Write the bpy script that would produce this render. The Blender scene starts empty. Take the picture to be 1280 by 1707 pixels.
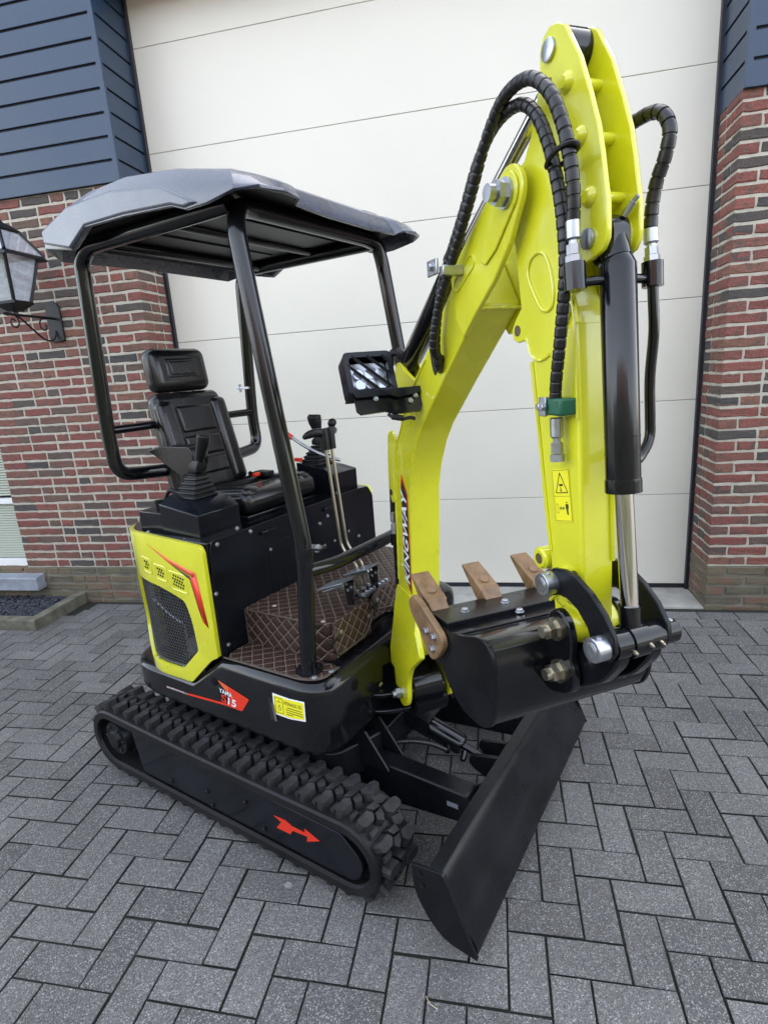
import bpy, bmesh, math, random
from mathutils import Vector, Matrix
R = math.radians
random.seed(7)
SC = bpy.context.scene
COL = SC.collection

# ------------------------------------------------------------------ camera
YAW, PITCH, ROLL = -0.2052, -0.2460, -0.0719
CAM = Vector((-0.5387, -3.5572, 1.6030))
FPX = 935.05                      # focal length in pixels of a 1280 px wide frame
def cam_axes():
    f = Vector((math.sin(YAW)*math.cos(PITCH), math.cos(YAW)*math.cos(PITCH), math.sin(PITCH)))
    r = Vector((math.cos(YAW), -math.sin(YAW), 0)); u = r.cross(f)
    c, s = math.cos(ROLL), math.sin(ROLL)
    return c*r + s*u, -s*r + c*u, f
cr, cu, cf = cam_axes()
cd = bpy.data.cameras.new('camera'); cam = bpy.data.objects.new('camera', cd); COL.objects.link(cam)
cd.sensor_fit = 'HORIZONTAL'; cd.sensor_width = 36.0; cd.lens = FPX/1280*36.0
cd.clip_start = 0.05; cd.clip_end = 600
M = Matrix((cr, cu, -cf)).transposed().to_4x4(); M.translation = CAM
cam.matrix_world = M
SC.camera = cam
def in_view(P, m=0.06):
    d = Vector(P) - CAM; z = d.dot(cf)
    if z < 0.1: return False
    x = d.dot(cr)/z*FPX/1280; y = d.dot(cu)/z*FPX/1280
    return abs(x) < 0.5+m and abs(y) < 0.667+m

# ------------------------------------------------------------------ world, sun, exposure
SUN_EL, SUN_AZ = R(38), R(18)      # sun stands behind the building: the forecourt is in open shade
w = bpy.data.worlds.new('World'); SC.world = w; w.use_nodes = True
wn = w.node_tree.nodes; wl = w.node_tree.links
bg = wn.get('Background') or wn.new('ShaderNodeBackground')
sky = wn.new('ShaderNodeTexSky'); sky.sky_type = 'NISHITA'; sky.sun_disc = False
sky.sun_elevation = SUN_EL; sky.sun_rotation = SUN_AZ
sky.air_density = 1.0; sky.dust_density = 3.0; sky.ozone_density = 0.3
hs = wn.new('ShaderNodeHueSaturation'); hs.inputs['Saturation'].default_value = .44      # sky desaturated in place of a white balance
wl.new(sky.outputs[0], hs.inputs['Color']); wl.new(hs.outputs[0], bg.inputs[0]); bg.inputs[1].default_value = 0.15
sl = bpy.data.lights.new('sun', 'SUN'); sl.energy = 3.0; sl.angle = R(0.5); sl.color = (1.0, .95, .87)
so = bpy.data.objects.new('sun', sl); COL.objects.link(so)
sd = Vector((math.sin(SUN_AZ)*math.cos(SUN_EL), math.cos(SUN_AZ)*math.cos(SUN_EL), math.sin(SUN_EL)))
so.rotation_euler = sd.to_track_quat('Z', 'Y').to_euler(); so.location = (0, 0, 12)
vs = SC.view_settings
vs.view_transform = 'Standard'; vs.look = 'None'; vs.gamma = 1.0; vs.exposure = 2.82; vs.use_curve_mapping = False

# ------------------------------------------------------------------ materials
MATS = {}
def mat(name, col, rough=.5, metal=0., spec=.5, coat=0., bump=None, vary=None, emit=None, trans=0., sheen=0.):
    """bump=(scale,strength) noise relief, vary=(scale,amount) colour mottling"""
    m = bpy.data.materials.new(name); m.use_nodes = True; MATS[name] = m
    nt = m.node_tree; b = nt.nodes['Principled BSDF']
    b.inputs['Base Color'].default_value = (*col, 1); b.inputs['Roughness'].default_value = rough
    b.inputs['Metallic'].default_value = metal; b.inputs['Specular IOR Level'].default_value = spec
    b.inputs['Coat Weight'].default_value = coat; b.inputs['Coat Roughness'].default_value = .06
    b.inputs['Transmission Weight'].default_value = trans
    b.inputs['Sheen Weight'].default_value = sheen
    if emit: b.inputs['Emission Color'].default_value = (*emit[0], 1); b.inputs['Emission Strength'].default_value = emit[1]
    tc = None
    if bump or vary: tc = nt.nodes.new('ShaderNodeTexCoord')
    if vary:
        n = nt.nodes.new('ShaderNodeTexNoise'); n.inputs['Scale'].default_value = vary[0]; n.inputs['Detail'].default_value = 6
        nt.links.new(tc.outputs['Object'], n.inputs['Vector'])
        mr = nt.nodes.new('ShaderNodeMapRange'); mr.inputs[1].default_value = .3; mr.inputs[2].default_value = .7
        mr.inputs[3].default_value = 1-vary[1]; mr.inputs[4].default_value = 1+vary[1]
        nt.links.new(n.outputs['Fac'], mr.inputs[0])
        mx = nt.nodes.new('ShaderNodeVectorMath'); mx.operation = 'SCALE'; mx.inputs[0].default_value = col
        nt.links.new(mr.outputs[0], mx.inputs['Scale']); nt.links.new(mx.outputs[0], b.inputs['Base Color'])
        mr2 = nt.nodes.new('ShaderNodeMapRange'); mr2.inputs[1].default_value = .3; mr2.inputs[2].default_value = .7
        mr2.inputs[3].default_value = max(rough-.06, .02); mr2.inputs[4].default_value = min(rough+.08, 1)
        nt.links.new(n.outputs['Fac'], mr2.inputs[0]); nt.links.new(mr2.outputs[0], b.inputs['Roughness'])
    if bump:
        n2 = nt.nodes.new('ShaderNodeTexNoise'); n2.inputs['Scale'].default_value = bump[0]; n2.inputs['Detail'].default_value = 4
        nt.links.new(tc.outputs['Object'], n2.inputs['Vector'])
        bp = nt.nodes.new('ShaderNodeBump'); bp.inputs['Strength'].default_value = bump[1]; bp.inputs['Distance'].default_value = .004
        nt.links.new(n2.outputs['Fac'], bp.inputs['Height']); nt.links.new(bp.outputs[0], b.inputs['Normal'])
    return m
mat('yellow', (.655, .65, .014), .30, coat=1., bump=(34, .16), vary=(6, .08))
mat('black_gloss', (.0045, .005, .0065), .12, spec=.45, bump=(25, .03), vary=(9, .2))
mat('black_satin', (.0065, .007, .009), .28, spec=.22, bump=(40, .06), vary=(6, .35))
mat('black_plate', (.006, .007, .010), .18, spec=.3, bump=(30, .04), vary=(5, .25))
mat('rubber', (.026, .0255, .027), .55, spec=.25, bump=(120, .35), vary=(26, .6))
mat('shaded_belt_rubber', (.011, .011, .012), .45, spec=.22, bump=(60, .2), vary=(9, .35))  # darker than the lugs: shade between them put into the colour
mat('roof_plastic', (.018, .027, .056), .28, coat=.4, sheen=.15, bump=(420, .25), vary=(12, .25), spec=1.)  # blue of the sky's sheen is put into the base colour
mat('vinyl', (.007, .007, .0075), .22, bump=(160, .10), vary=(8, .2))
mat('plastic', (.006, .006, .0065), .42, spec=.3, bump=(200, .15))
mat('chrome', (.56, .55, .53), .08, metal=1)
mat('zinc', (.44, .46, .49), .35, metal=1, vary=(40, .12))
mat('zinc_yellow', (.52, .475, .37), .32, metal=1, vary=(60, .2))
mat('pedal', (.40, .45, .49), .3, metal=.7)
mat('lever_steel', (.40, .36, .29), .28, metal=1)
mat('tooth', (.185, .108, .052), .42, bump=(70, .5), vary=(30, .3))
mat('hose', (.007, .007, .0075), .36)
mat('red', (.72, .035, .012), .4)
mat('orange', (.75, .13, .04), .4)
mat('white', (.82, .83, .85), .45)
mat('decal_yellow', (.85, .78, .02), .4)
mat('ink', (.02, .018, .012), .5)
mat('green', (.012, .10, .05), .45)
mat('stitch', (.50, .40, .30), .8)
mat('piping', (.075, .052, .042), .55)
mat('lens', (.50, .53, .60), .08, metal=.7)
mat('glass', (.85, .9, .97), .03, trans=.72, spec=1., coat=1.)
mat('bulb', (.8, .78, .7), .1, trans=.6)
mat('door_white', (.67, .645, .565), .40, bump=(260, .10), vary=(1.6, .03))
mat('frame_dark', (.012, .013, .02), .4)
mat('cladding', (.022, .045, .084), .32, spec=.4, bump=(30, .05), vary=(3, .1))  # anthracite boards, with reflected sky blue mixed into the base colour
mat('shadow_gap', (.010, .010, .012), .8)
mat('mortar', (.43, .40, .335), .95, bump=(140, .5), vary=(30, .12))
mat('mortar_dirty', (.15, .14, .11), .95, bump=(140, .5), vary=(9, .4))
mat('concrete', (.36, .35, .32), .9, bump=(120, .3), vary=(9, .18))
mat('kerb', (.125, .12, .088), .95, bump=(120, .5), vary=(14, .4))
mat('sill_stone', (.24, .26, .30), .6, bump=(80, .2), vary=(14, .2))
mat('window_white', (.80, .80, .80), .35)
mat('blind', (.50, .53, .44), .5)
mat('render_wall', (.30, .25, .22), .9)
mat('gravel', (.035, .038, .050), .7, vary=(60, .6))
mat('joint_sand', (.016, .017, .012), 1., bump=(200, .6), vary=(25, .4))
mat('lantern', (.005, .0055, .007), .4, spec=.35, bump=(80, .1))
mat('straw', (.55, .47, .30), .9)
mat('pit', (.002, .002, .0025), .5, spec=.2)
mat('badge_dark', (.10, .008, .012), .4)
mat('grease', (.10, .07, .03), .4)
def brick_material(name, dirty):
    m = bpy.data.materials.new(name); m.use_nodes = True; MATS[name] = m
    nt = m.node_tree; N = nt.nodes.new; L = nt.links.new; b = nt.nodes['Principled BSDF']
    b.inputs['Roughness'].default_value = .88
    oi = N('ShaderNodeObjectInfo'); ge = N('ShaderNodeNewGeometry')
    ad = N('ShaderNodeMath'); ad.operation = 'ADD'; L(oi.outputs['Random'], ad.inputs[0]); L(ge.outputs['Random Per Island'], ad.inputs[1])
    fr = N('ShaderNodeMath'); fr.operation = 'FRACT'; L(ad.outputs[0], fr.inputs[0])
    ra = N('ShaderNodeValToRGB'); ra.color_ramp.interpolation = 'LINEAR'
    e = ra.color_ramp.elements
    cols = [(0, (.165, .052, .043)), (.2, (.195, .068, .052)), (.38, (.150, .054, .046)), (.54, (.185, .086, .060)), (.68, (.140, .066, .050)), (.78, (.105, .072, .058)), (.85, (.066, .056, .051)), (.94, (.052, .049, .048)), (1., (.12, .075, .055))]
    e[0].position = 0; e[0].color = (*cols[0][1], 1); e[1].position = 1; e[1].color = (*cols[-1][1], 1)
    for p, c in cols[1:-1]: x = e.new(p); x.color = (*c, 1)
    L(fr.outputs[0], ra.inputs[0])
    # scorched patches inside one brick and fine grain
    tp = N('ShaderNodeNewGeometry')
    n1 = N('ShaderNodeTexNoise'); n1.inputs['Scale'].default_value = 19; n1.inputs['Detail'].default_value = 5; L(tp.outputs['Position'], n1.inputs['Vector'])
    m1 = N('ShaderNodeMapRange'); m1.inputs[1].default_value = .50; m1.inputs[2].default_value = .68; L(n1.outputs['Fac'], m1.inputs[0])
    mx = N('ShaderNodeMix'); mx.data_type = 'RGBA'; mx.inputs[7].default_value = (.075, .060, .048, 1)
    m1b = N('ShaderNodeMath'); m1b.operation = 'MULTIPLY'; m1b.inputs[1].default_value = .78; L(m1.outputs[0], m1b.inputs[0])
    L(m1b.outputs[0], mx.inputs[0]); L(ra.outputs[0], mx.inputs[6])
    n2 = N('ShaderNodeTexNoise'); n2.inputs['Scale'].default_value = 140; n2.inputs['Detail'].default_value = 6; L(tp.outputs['Position'], n2.inputs['Vector'])
    m2 = N('ShaderNodeMapRange'); m2.inputs[1].default_value = .25; m2.inputs[2].default_value = .75; m2.inputs[3].default_value = .5; m2.inputs[4].default_value = 1.55; L(n2.outputs['Fac'], m2.inputs[0])
    vm = N('ShaderNodeVectorMath'); vm.operation = 'SCALE'; L(mx.outputs[2], vm.inputs[0]); L(m2.outputs[0], vm.inputs['Scale'])
    out = vm.outputs[0]
    if dirty:
        n3 = N('ShaderNodeTexNoise'); n3.inputs['Scale'].default_value = 7; n3.inputs['Detail'].default_value = 6; L(tp.outputs['Position'], n3.inputs['Vector'])
        m3 = N('ShaderNodeMapRange'); m3.inputs[1].default_value = .3; m3.inputs[2].default_value = .6; m3.inputs[3].default_value = .25; m3.inputs[4].default_value = .85; L(n3.outputs['Fac'], m3.inputs[0])
        my = N('ShaderNodeMix'); my.data_type = 'RGBA'; my.inputs[7].default_value = (.125, .115, .072, 1)
        L(m3.outputs[0], my.inputs[0]); L(out, my.inputs[6]); out = my.outputs[2]
    L(out, b.inputs['Base Color'])
    bp = N('ShaderNodeBump'); bp.inputs['Strength'].default_value = .7; bp.inputs['Distance'].default_value = .006
    n4 = N('ShaderNodeTexNoise'); n4.inputs['Scale'].default_value = 45; n4.inputs['Detail'].default_value = 8; L(tp.outputs['Position'], n4.inputs['Vector'])
    L(n4.outputs['Fac'], bp.inputs['Height']); L(bp.outputs[0], b.inputs['Normal'])
brick_material('brick', False); brick_material('brick_dirty', True)
def paver_material():
    m = bpy.data.materials.new('paver'); m.use_nodes = True; MATS['paver'] = m
    nt = m.node_tree; N = nt.nodes.new; L = nt.links.new; b = nt.nodes['Principled BSDF']
    b.inputs['Roughness'].default_value = .78
    oi = N('ShaderNodeObjectInfo'); ge = N('ShaderNodeNewGeometry')
    ad = N('ShaderNodeMath'); L(oi.outputs['Random'], ad.inputs[0]); L(ge.outputs['Random Per Island'], ad.inputs[1])
    fr = N('ShaderNodeMath'); fr.operation = 'FRACT'; L(ad.outputs[0], fr.inputs[0])
    ra = N('ShaderNodeValToRGB'); e = ra.color_ramp.elements
    e[0].color = (.086, .083, .080, 1); e[1].color = (.150, .145, .138, 1); L(fr.outputs[0], ra.inputs[0])
    # aggregate: pale and dark chips a few millimetres across
    v = N('ShaderNodeTexVoronoi'); v.inputs['Scale'].default_value = 330; L(ge.outputs['Position'], v.inputs['Vector'])
    sp = N('ShaderNodeSeparateColor'); L(v.outputs['Color'], sp.inputs[0])
    mr = N('ShaderNodeMapRange'); mr.inputs[1].default_value = .72; mr.inputs[2].default_value = 1.; L(sp.outputs[0], mr.inputs[0])
    mx = N('ShaderNodeMix'); mx.data_type = 'RGBA'; mx.inputs[7].default_value = (.38, .375, .37, 1)
    mm = N('ShaderNodeMath'); mm.operation = 'MULTIPLY'; mm.inputs[1].default_value = .75; L(mr.outputs[0], mm.inputs[0]); L(mm.outputs[0], mx.inputs[0]); L(ra.outputs[0], mx.inputs[6])
    mr2 = N('ShaderNodeMapRange'); mr2.inputs[1].default_value = .0; mr2.inputs[2].default_value = .45; mr2.inputs[3].default_value = .45; mr2.inputs[4].default_value = 1; L(sp.outputs[1], mr2.inputs[0])
    # patches of grime and wear, metres across
    n = N('ShaderNodeTexNoise'); n.inputs['Scale'].default_value = 1.7; n.inputs['Detail'].default_value = 7; n.inputs['Roughness'].default_value = .65; L(ge.outputs['Position'], n.inputs['Vector'])
    mr3 = N('ShaderNodeMapRange'); mr3.inputs[1].default_value = .3; mr3.inputs[2].default_value = .7; mr3.inputs[3].default_value = .78; mr3.inputs[4].default_value = 1.2; L(n.outputs['Fac'], mr3.inputs[0])
    m4 = N('ShaderNodeMath'); m4.operation = 'MULTIPLY'; L(mr2.outputs[0], m4.inputs[0]); L(mr3.outputs[0], m4.inputs[1])
    vm = N('ShaderNodeVectorMath'); vm.operation = 'SCALE'; L(mx.outputs[2], vm.inputs[0]); L(m4.outputs[0], vm.inputs['Scale'])
    # lichen flecks and droppings
    v2 = N('ShaderNodeTexVoronoi'); v2.inputs['Scale'].default_value = 9.; v2.inputs['Randomness'].default_value = 1.
    nz = N('ShaderNodeTexNoise'); nz.inputs['Scale'].default_value = 60; L(ge.outputs['Position'], nz.inputs['Vector'])
    va = N('ShaderNodeVectorMath'); va.operation = 'MULTIPLY_ADD'; va.inputs[1].default_value = (.02, .02, .02); L(nz.outputs['Color'], va.inputs[0]); L(ge.outputs['Position'], va.inputs[2]); L(va.outputs[0], v2.inputs['Vector'])
    s2 = N('ShaderNodeSeparateColor'); L(v2.outputs['Color'], s2.inputs[0])
    th_ = N('ShaderNodeMapRange'); th_.inputs[1].default_value = .90; th_.inputs[2].default_value = 1.; th_.inputs[3].default_value = .0; th_.inputs[4].default_value = .11; L(s2.outputs[0], th_.inputs[0])
    lt_ = N('ShaderNodeMath'); lt_.operation = 'LESS_THAN'; L(v2.outputs['Distance'], lt_.inputs[0]); L(th_.outputs[0], lt_.inputs[1])
    lm = N('ShaderNodeMath'); lm.operation = 'MULTIPLY'; lm.inputs[1].default_value = .5; L(lt_.outputs[0], lm.inputs[0])
    fx = N('ShaderNodeMix'); fx.data_type = 'RGBA'; fx.inputs[7].default_value = (.36, .36, .34, 1); L(lm.outputs[0], fx.inputs[0]); L(vm.outputs[0], fx.inputs[6])
    L(fx.outputs[2], b.inputs['Base Color'])
    bp = N('ShaderNodeBump'); bp.inputs['Strength'].default_value = .6; bp.inputs['Distance'].default_value = .002
    L(v.outputs['Distance'], bp.inputs['Height']); bp.invert = True; L(bp.outputs[0], b.inputs['Normal'])
paver_material()
def quilt_material():
    m = bpy.data.materials.new('quilt'); m.use_nodes = True; MATS['quilt'] = m
    nt = m.node_tree; N = nt.nodes.new; L = nt.links.new; b = nt.nodes['Principled BSDF']
    b.inputs['Roughness'].default_value = .5
    uv = N('ShaderNodeUVMap'); uv.uv_map = 'UVMap'; sx = N('ShaderNodeSeparateXYZ'); L(uv.outputs[0], sx.inputs[0])
    def ma(op, a, c, k=None):
        n = N('ShaderNodeMath'); n.operation = op
        for i, q in ((0, a), (1, c)):
            if q is None: continue
            if isinstance(q, (int, float)): n.inputs[i].default_value = q
            else: L(q, n.inputs[i])
        return n.outputs[0]
    P = .052
    a = ma('DIVIDE', ma('ADD', sx.outputs[0], sx.outputs[1]), P); c = ma('DIVIDE', ma('SUBTRACT', sx.outputs[0], sx.outputs[1]), P)
    def dist(q): return ma('ABSOLUTE', ma('SUBTRACT', ma('FRACT', q, None), .5), None)      # .5 on the seam
    da, dc = dist(a), dist(c)
    def line(q, other):
        on = ma('GREATER_THAN', q, .468)
        dash = ma('LESS_THAN', ma('FRACT', ma('MULTIPLY', other, 5), None), .72)
        return ma('MULTIPLY', on, dash)
    st = ma('MAXIMUM', line(da, c), line(dc, a))
    mx = N('ShaderNodeMix'); mx.data_type = 'RGBA'; mx.inputs[6].default_value = (.040, .020, .014, 1); mx.inputs[7].default_value = (.34, .26, .20, 1)
    L(st, mx.inputs[0]); L(mx.outputs[2], b.inputs['Base Color'])
    hgt = ma('POWER', ma('MULTIPLY', ma('MAXIMUM', da, dc), 2.), 5.)
    bp = N('ShaderNodeBump'); bp.invert = True; bp.inputs['Strength'].default_value = .9; bp.inputs['Distance'].default_value = .006
    L(hgt, bp.inputs['Height']); L(bp.outputs[0], b.inputs['Normal'])
quilt_material()

# ------------------------------------------------------------------ mesh helpers
class MB:
    def __init__(s): s.v = []; s.f = []; s.uv = None
    def add(s, vs, fs):
        o = len(s.v); s.v += [tuple(x) for x in vs]; s.f += [[i+o for i in f] for f in fs]; return s
    def box(s, a, b):
        x0, y0, z0 = a; x1, y1, z1 = b
        return s.add([(x0,y0,z0),(x1,y0,z0),(x1,y1,z0),(x0,y1,z0),(x0,y0,z1),(x1,y0,z1),(x1,y1,z1),(x0,y1,z1)],
                     [(0,3,2,1),(4,5,6,7),(0,1,5,4),(1,2,6,5),(2,3,7,6),(3,0,4,7)])
    def prism(s, pts, y0, y1, ax='Y'):
        """outline extruded along one axis; ax Y: pts are (x,z), ax Z: (x,y), ax X: (y,z)"""
        n = len(pts)
        def P(p, t): return (p[0], t, p[1]) if ax == 'Y' else ((p[0], p[1], t) if ax == 'Z' else (t, p[0], p[1]))
        vs = [P(p, y0) for p in pts] + [P(p, y1) for p in pts]
        fs = [list(range(n)), list(range(2*n-1, n-1, -1))] + [[i, i+n, (i+1) % n+n, (i+1) % n] for i in range(n)]
        return s.add(vs, fs)
    def tube(s, path, r, n=12, cap=True):
        path = [Vector(p) for p in path]; k = len(path)
        rs = r if isinstance(r, (list, tuple)) else [r]*k
        T = []
        for i in range(k):
            t = path[min(i+1, k-1)] - path[max(i-1, 0)]; T.append(t.normalized())
        a = Vector((0, 0, 1)) if abs(T[0].z) < .9 else Vector((1, 0, 0))
        N = (a - T[0]*a.dot(T[0])).normalized(); vs = []
        for i in range(k):
            N = (N - T[i]*N.dot(T[i])).normalized(); B = T[i].cross(N)
            for j in range(n):
                an = 2*math.pi*j/n; vs.append(path[i] + (N*math.cos(an) + B*math.sin(an))*rs[i])
        fs = [[i*n+j, i*n+(j+1) % n, (i+1)*n+(j+1) % n, (i+1)*n+j] for i in range(k-1) for j in range(n)]
        if cap: fs += [list(range(n-1, -1, -1)), [(k-1)*n+j for j in range(n)]]
        return s.add(vs, fs)
    def cyl(s, a, b, r, n=16, r2=None): return s.tube([a, b], [r, r if r2 is None else r2], n)
    def rings(s, rings, cap0=True, cap1=True):
        n = len(rings[0]); vs = [p for r in rings for p in r]
        fs = [[i*n+j, i*n+(j+1) % n, (i+1)*n+(j+1) % n, (i+1)*n+j] for i in range(len(rings)-1) for j in range(n)]
        if cap0: fs.append(list(range(n-1, -1, -1)))
        if cap1: fs.append([(len(rings)-1)*n+j for j in range(n)])
        return s.add(vs, fs)
    def hexcyl(s, a, b, r): return s.tube([a, b], [r, r], 6)
    def mesh(s, name, m, smooth=38):
        me = bpy.data.meshes.new(name); me.from_pydata(s.v, [], s.f); me.validate(); 
        bm = bmesh.new(); bm.from_mesh(me); bmesh.ops.recalc_face_normals(bm, faces=bm.faces); bm.to_mesh(me); bm.free()
        me.materials.append(MATS[m])
        if smooth:
            me.polygons.foreach_set('use_smooth', [True]*len(me.polygons)); me.set_sharp_from_angle(angle=R(smooth))
        return me
def smooth(pts, k=6):
    pts = [Vector(p) for p in pts]; out = []
    for i in range(len(pts)-1):
        p0 = pts[max(i-1, 0)]; p1 = pts[i]; p2 = pts[i+1]; p3 = pts[min(i+2, len(pts)-1)]
        for j in range(k):
            t = j/k; out.append(.5*((2*p1) + (p2-p0)*t + (2*p0-5*p1+4*p2-p3)*t*t + (3*p1-p0-3*p2+p3)*t**3))
    return out + [pts[-1]]
def fillet(pts, r, k=5):
    """polyline with rounded corners"""
    pts = [Vector(p) for p in pts]; out = [pts[0]]
    for i in range(1, len(pts)-1):
        a, b, c = pts[i-1], pts[i], pts[i+1]; u = (a-b); v = (c-b); q = min(r, u.length*.45, v.length*.45)
        s = b+u.normalized()*q; e = b+v.normalized()*q
        for j in range(k+1):
            t = j/k; out.append(s*(1-t)**2 + b*2*t*(1-t) + e*t*t)
    return out + [pts[-1]]
def round_poly(pts, r, k=4):
    """closed 2-D outline with rounded corners; r a number or one per corner"""
    out = []; n = len(pts)
    for i in range(n):
        a, b, c = (Vector(pts[(i+d) % n]) for d in (-1, 0, 1)); u = a-b; v = c-b
        ri = r[i] if isinstance(r, (list, tuple)) else r; q = min(ri, u.length*.48, v.length*.48)
        if q < 1e-4: out.append(tuple(b)); continue
        s = b+u.normalized()*q; e = b+v.normalized()*q
        for j in range(k+1):
            t = j/k; out.append(tuple(s*(1-t)**2 + b*2*t*(1-t) + e*t*t))
    return out
def obj(name, data, parent=None, loc=None, rot=None):
    o = bpy.data.objects.new(name, data); COL.objects.link(o)
    if parent: o.parent = parent
    if loc is not None: o.location = loc
    if rot is not None: o.rotation_euler = rot
    return o
def tag(o, label, cat, group=None):
    o['label'] = label; o['category'] = cat
    if group: o['group'] = group
    return o
def bevel(o, w=.003, seg=2, ang=35):
    m = o.modifiers.new('bevel', 'BEVEL'); m.width = w; m.segments = seg; m.limit_method = 'ANGLE'; m.angle_limit = R(ang); m.harden_normals = False
    return o
def text_mesh(name, body, m, w, h, shear=0., embold=0., depth=.0006):
    """lettering scaled to a w x h box centred on the origin, in the XY plane"""
    cu_ = bpy.data.curves.new(name, 'FONT'); cu_.body = body; cu_.size = 1; cu_.shear = shear; cu_.offset = embold; cu_.align_x = 'CENTER'; cu_.resolution_u = 3
    t = bpy.data.objects.new('tmp', cu_); COL.objects.link(t)
    dg = bpy.context.evaluated_depsgraph_get(); me = bpy.data.meshes.new_from_object(t.evaluated_get(dg))
    bpy.data.objects.remove(t); me.name = name
    xs = [v.co.x for v in me.vertices]; ys = [v.co.y for v in me.vertices]
    cx, cy = (min(xs)+max(xs))/2, (min(ys)+max(ys))/2; sx = w/(max(xs)-min(xs)); sy = h/(max(ys)-min(ys))
    for v in me.vertices: v.co = ((v.co.x-cx)*sx, (v.co.y-cy)*sy, 0)
    me.materials.clear(); me.materials.append(MATS[m]); return me
def frame_matrix(origin, x, y):
    x = Vector(x).normalized(); y = Vector(y); y = (y - x*y.dot(x)).normalized(); z = x.cross(y)
    mm = Matrix((x, y, z)).transposed().to_4x4(); mm.translation = Vector(origin); return mm

# ================================================================== SETTING
W = .107                          # paving module
YW = .05                          # face of the brickwork
DOOR_Y = .39
# ---- ground sheet and pavers
mb = MB(); mb.add([(-60, -60, -.022), (60, -60, -.022), (60, 60, -.022), (-60, 60, -.022)], [(0, 1, 2, 3)])
mat('far_ground', (.075, .072, .068), .9, vary=(2, .2))
ground = obj('ground', mb.mesh('ground', 'far_ground', 0)); ground['kind'] = 'structure'
jb = obj('joint_bed', MB().add([(-6.3, -5.3, -.0075), (4.75, -5.3, -.0075), (4.75, .45, -.0075), (-6.3, .45, -.0075)], [(0, 1, 2, 3)]).mesh('joint_bed', 'joint_sand', 0)); jb['kind'] = 'structure'
def paver_mesh(nm, lx, ly, seed):
    rnd = random.Random(seed); g = .0058; c = .0022; mbp = MB()
    x0, x1, y0, y1 = g/2, lx-g/2, g/2, ly-g/2
    j = lambda: rnd.uniform(-.0007, .0007)
    def ring(ins, z): return [(x0+ins+j(), y0+ins+j(), z), (x1-ins+j(), y0+ins+j(), z), (x1-ins+j(), y1-ins+j(), z), (x0+ins+j(), y1-ins+j(), z)]
    mbp.rings([ring(0, -.03), ring(.0002, -.0026), ring(c, 0)], cap0=False)
    me = mbp.mesh(nm, 'paver', 0); me.materials.append(MATS['joint_sand'])
    for p in me.polygons:
        if min(me.vertices[v].co.z for v in p.vertices) < -.01: p.material_index = 1      # soil on the flanks
    return me
PH = [paver_mesh('paver_h%d' % k, 2*W, W, k) for k in range(4)]
PV = [paver_mesh('paver_v%d' % k, W, 2*W, k+9) for k in range(4)]
PC = paver_mesh('paver_cut', W, W, 77)
cells = []                        # (kind, x0, y0, centre)
for i in range(-62, 46):
    if (i % 2) == 0 and -62 <= i < 46: cells.append(('H', i*W+.03, -(-9+1)*W-9*W))
    for j in range(-8, 50):
        r = (i-j) % 4
        if r == 0: cells.append(('H', i*W, -(j+1+9)*W))
        if r == 3: cells.append(('V', i*W, -(j+2+9)*W))
        if j == -8 and r == 2: cells.append(('C', i*W, -(j+1+9)*W))
rnd = random.Random(3)
def keep(c):
    x, y = c[1], c[2]
    return y > -5.2 and -6.2 < x < 4.6 and not (x < -3.75 and y > -.47)
cells = [c for c in cells if keep(c)]
vis = []
rest = []
for c in cells:
    cx = c[1] + (W if c[0] == 'H' else W/2); cy = c[2] + (W if c[0] == 'V' else W/2)
    (vis if in_view((cx, cy, 0), .03) else rest).append((((cx-CAM.x)**2+(cy-CAM.y)**2), c))
vis.sort(key=lambda t: t[0])
paving = obj('paving', None); paving['kind'] = 'structure'
def mesh_for(c): return {'H': PH, 'V': PV}.get(c[0], [PC])[rnd.randrange(4) if c[0] != 'C' else 0]
for d, c in vis[:300]:
    o = obj('paver', mesh_for(c), paving, (c[1], c[2], rnd.uniform(-.0025, .0018)), (rnd.uniform(-.009, .009), rnd.uniform(-.009, .009), rnd.uniform(-.009, .009)))
big = MB()
for d, c in vis[300:]+rest:
    me = mesh_for(c); z = rnd.uniform(-.0015, .001); a = rnd.uniform(-.006, .006); ca, sa = math.cos(a), math.sin(a)
    big.add([(c[1]+v.co.x*ca-v.co.y*sa, c[2]+v.co.x*sa+v.co.y*ca, v.co.z+z) for v in me.vertices], [list(p.vertices) for p in me.polygons])
bme = big.mesh('far_pavers', 'paver', 0); bme.materials.append(MATS['joint_sand'])
for p in bme.polygons:
    if min(bme.vertices[v].co.z for v in p.vertices) < -.01: p.material_index = 1
o = obj('far_pavers', bme, paving); o['kind'] = 'stuff'

# ---- the building: brick piers, timber cladding, sectional door
bld = tag(obj('garage_building', None, None, (0, YW, 0)), 'brick garage with dark timber cladding and wide white sectional door', 'building')
bld.location = (0, 0, 0)
XL, XR = -2.83, .737
CH, Z0 = .065, .285               # course height, top of the dirty plinth
def brick_mesh(nm, L_, D_, m, seed):
    rd = random.Random(seed); H_ = .049; mbk = MB(); c = .0045; j = lambda s=.0026: rd.uniform(-s, s)
    n = 5
    def ring(y, ins):
        pts = [(ins+(L_-2*ins)*k/n, ins) for k in range(n)] + [(L_-ins, ins+(H_-2*ins)*k/2) for k in range(2)]
        pts += [(L_-ins-(L_-2*ins)*k/n, H_-ins) for k in range(n)] + [(ins, H_-ins-(H_-2*ins)*k/2) for k in range(2)]
        return [(a+jj[i][0], y+(jj[i][2] if ins else 0), b_+jj[i][1]) for i, (a, b_) in enumerate(pts)]
    jj = [(j(), j(.0030), j(.0018)) for _ in range(2*n+4)]
    mbk.rings([ring(D_, 0), ring(c, 0), ring(0, c)], cap0=False)
    return mbk.mesh(nm, m, 0)
BM = {}
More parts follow.
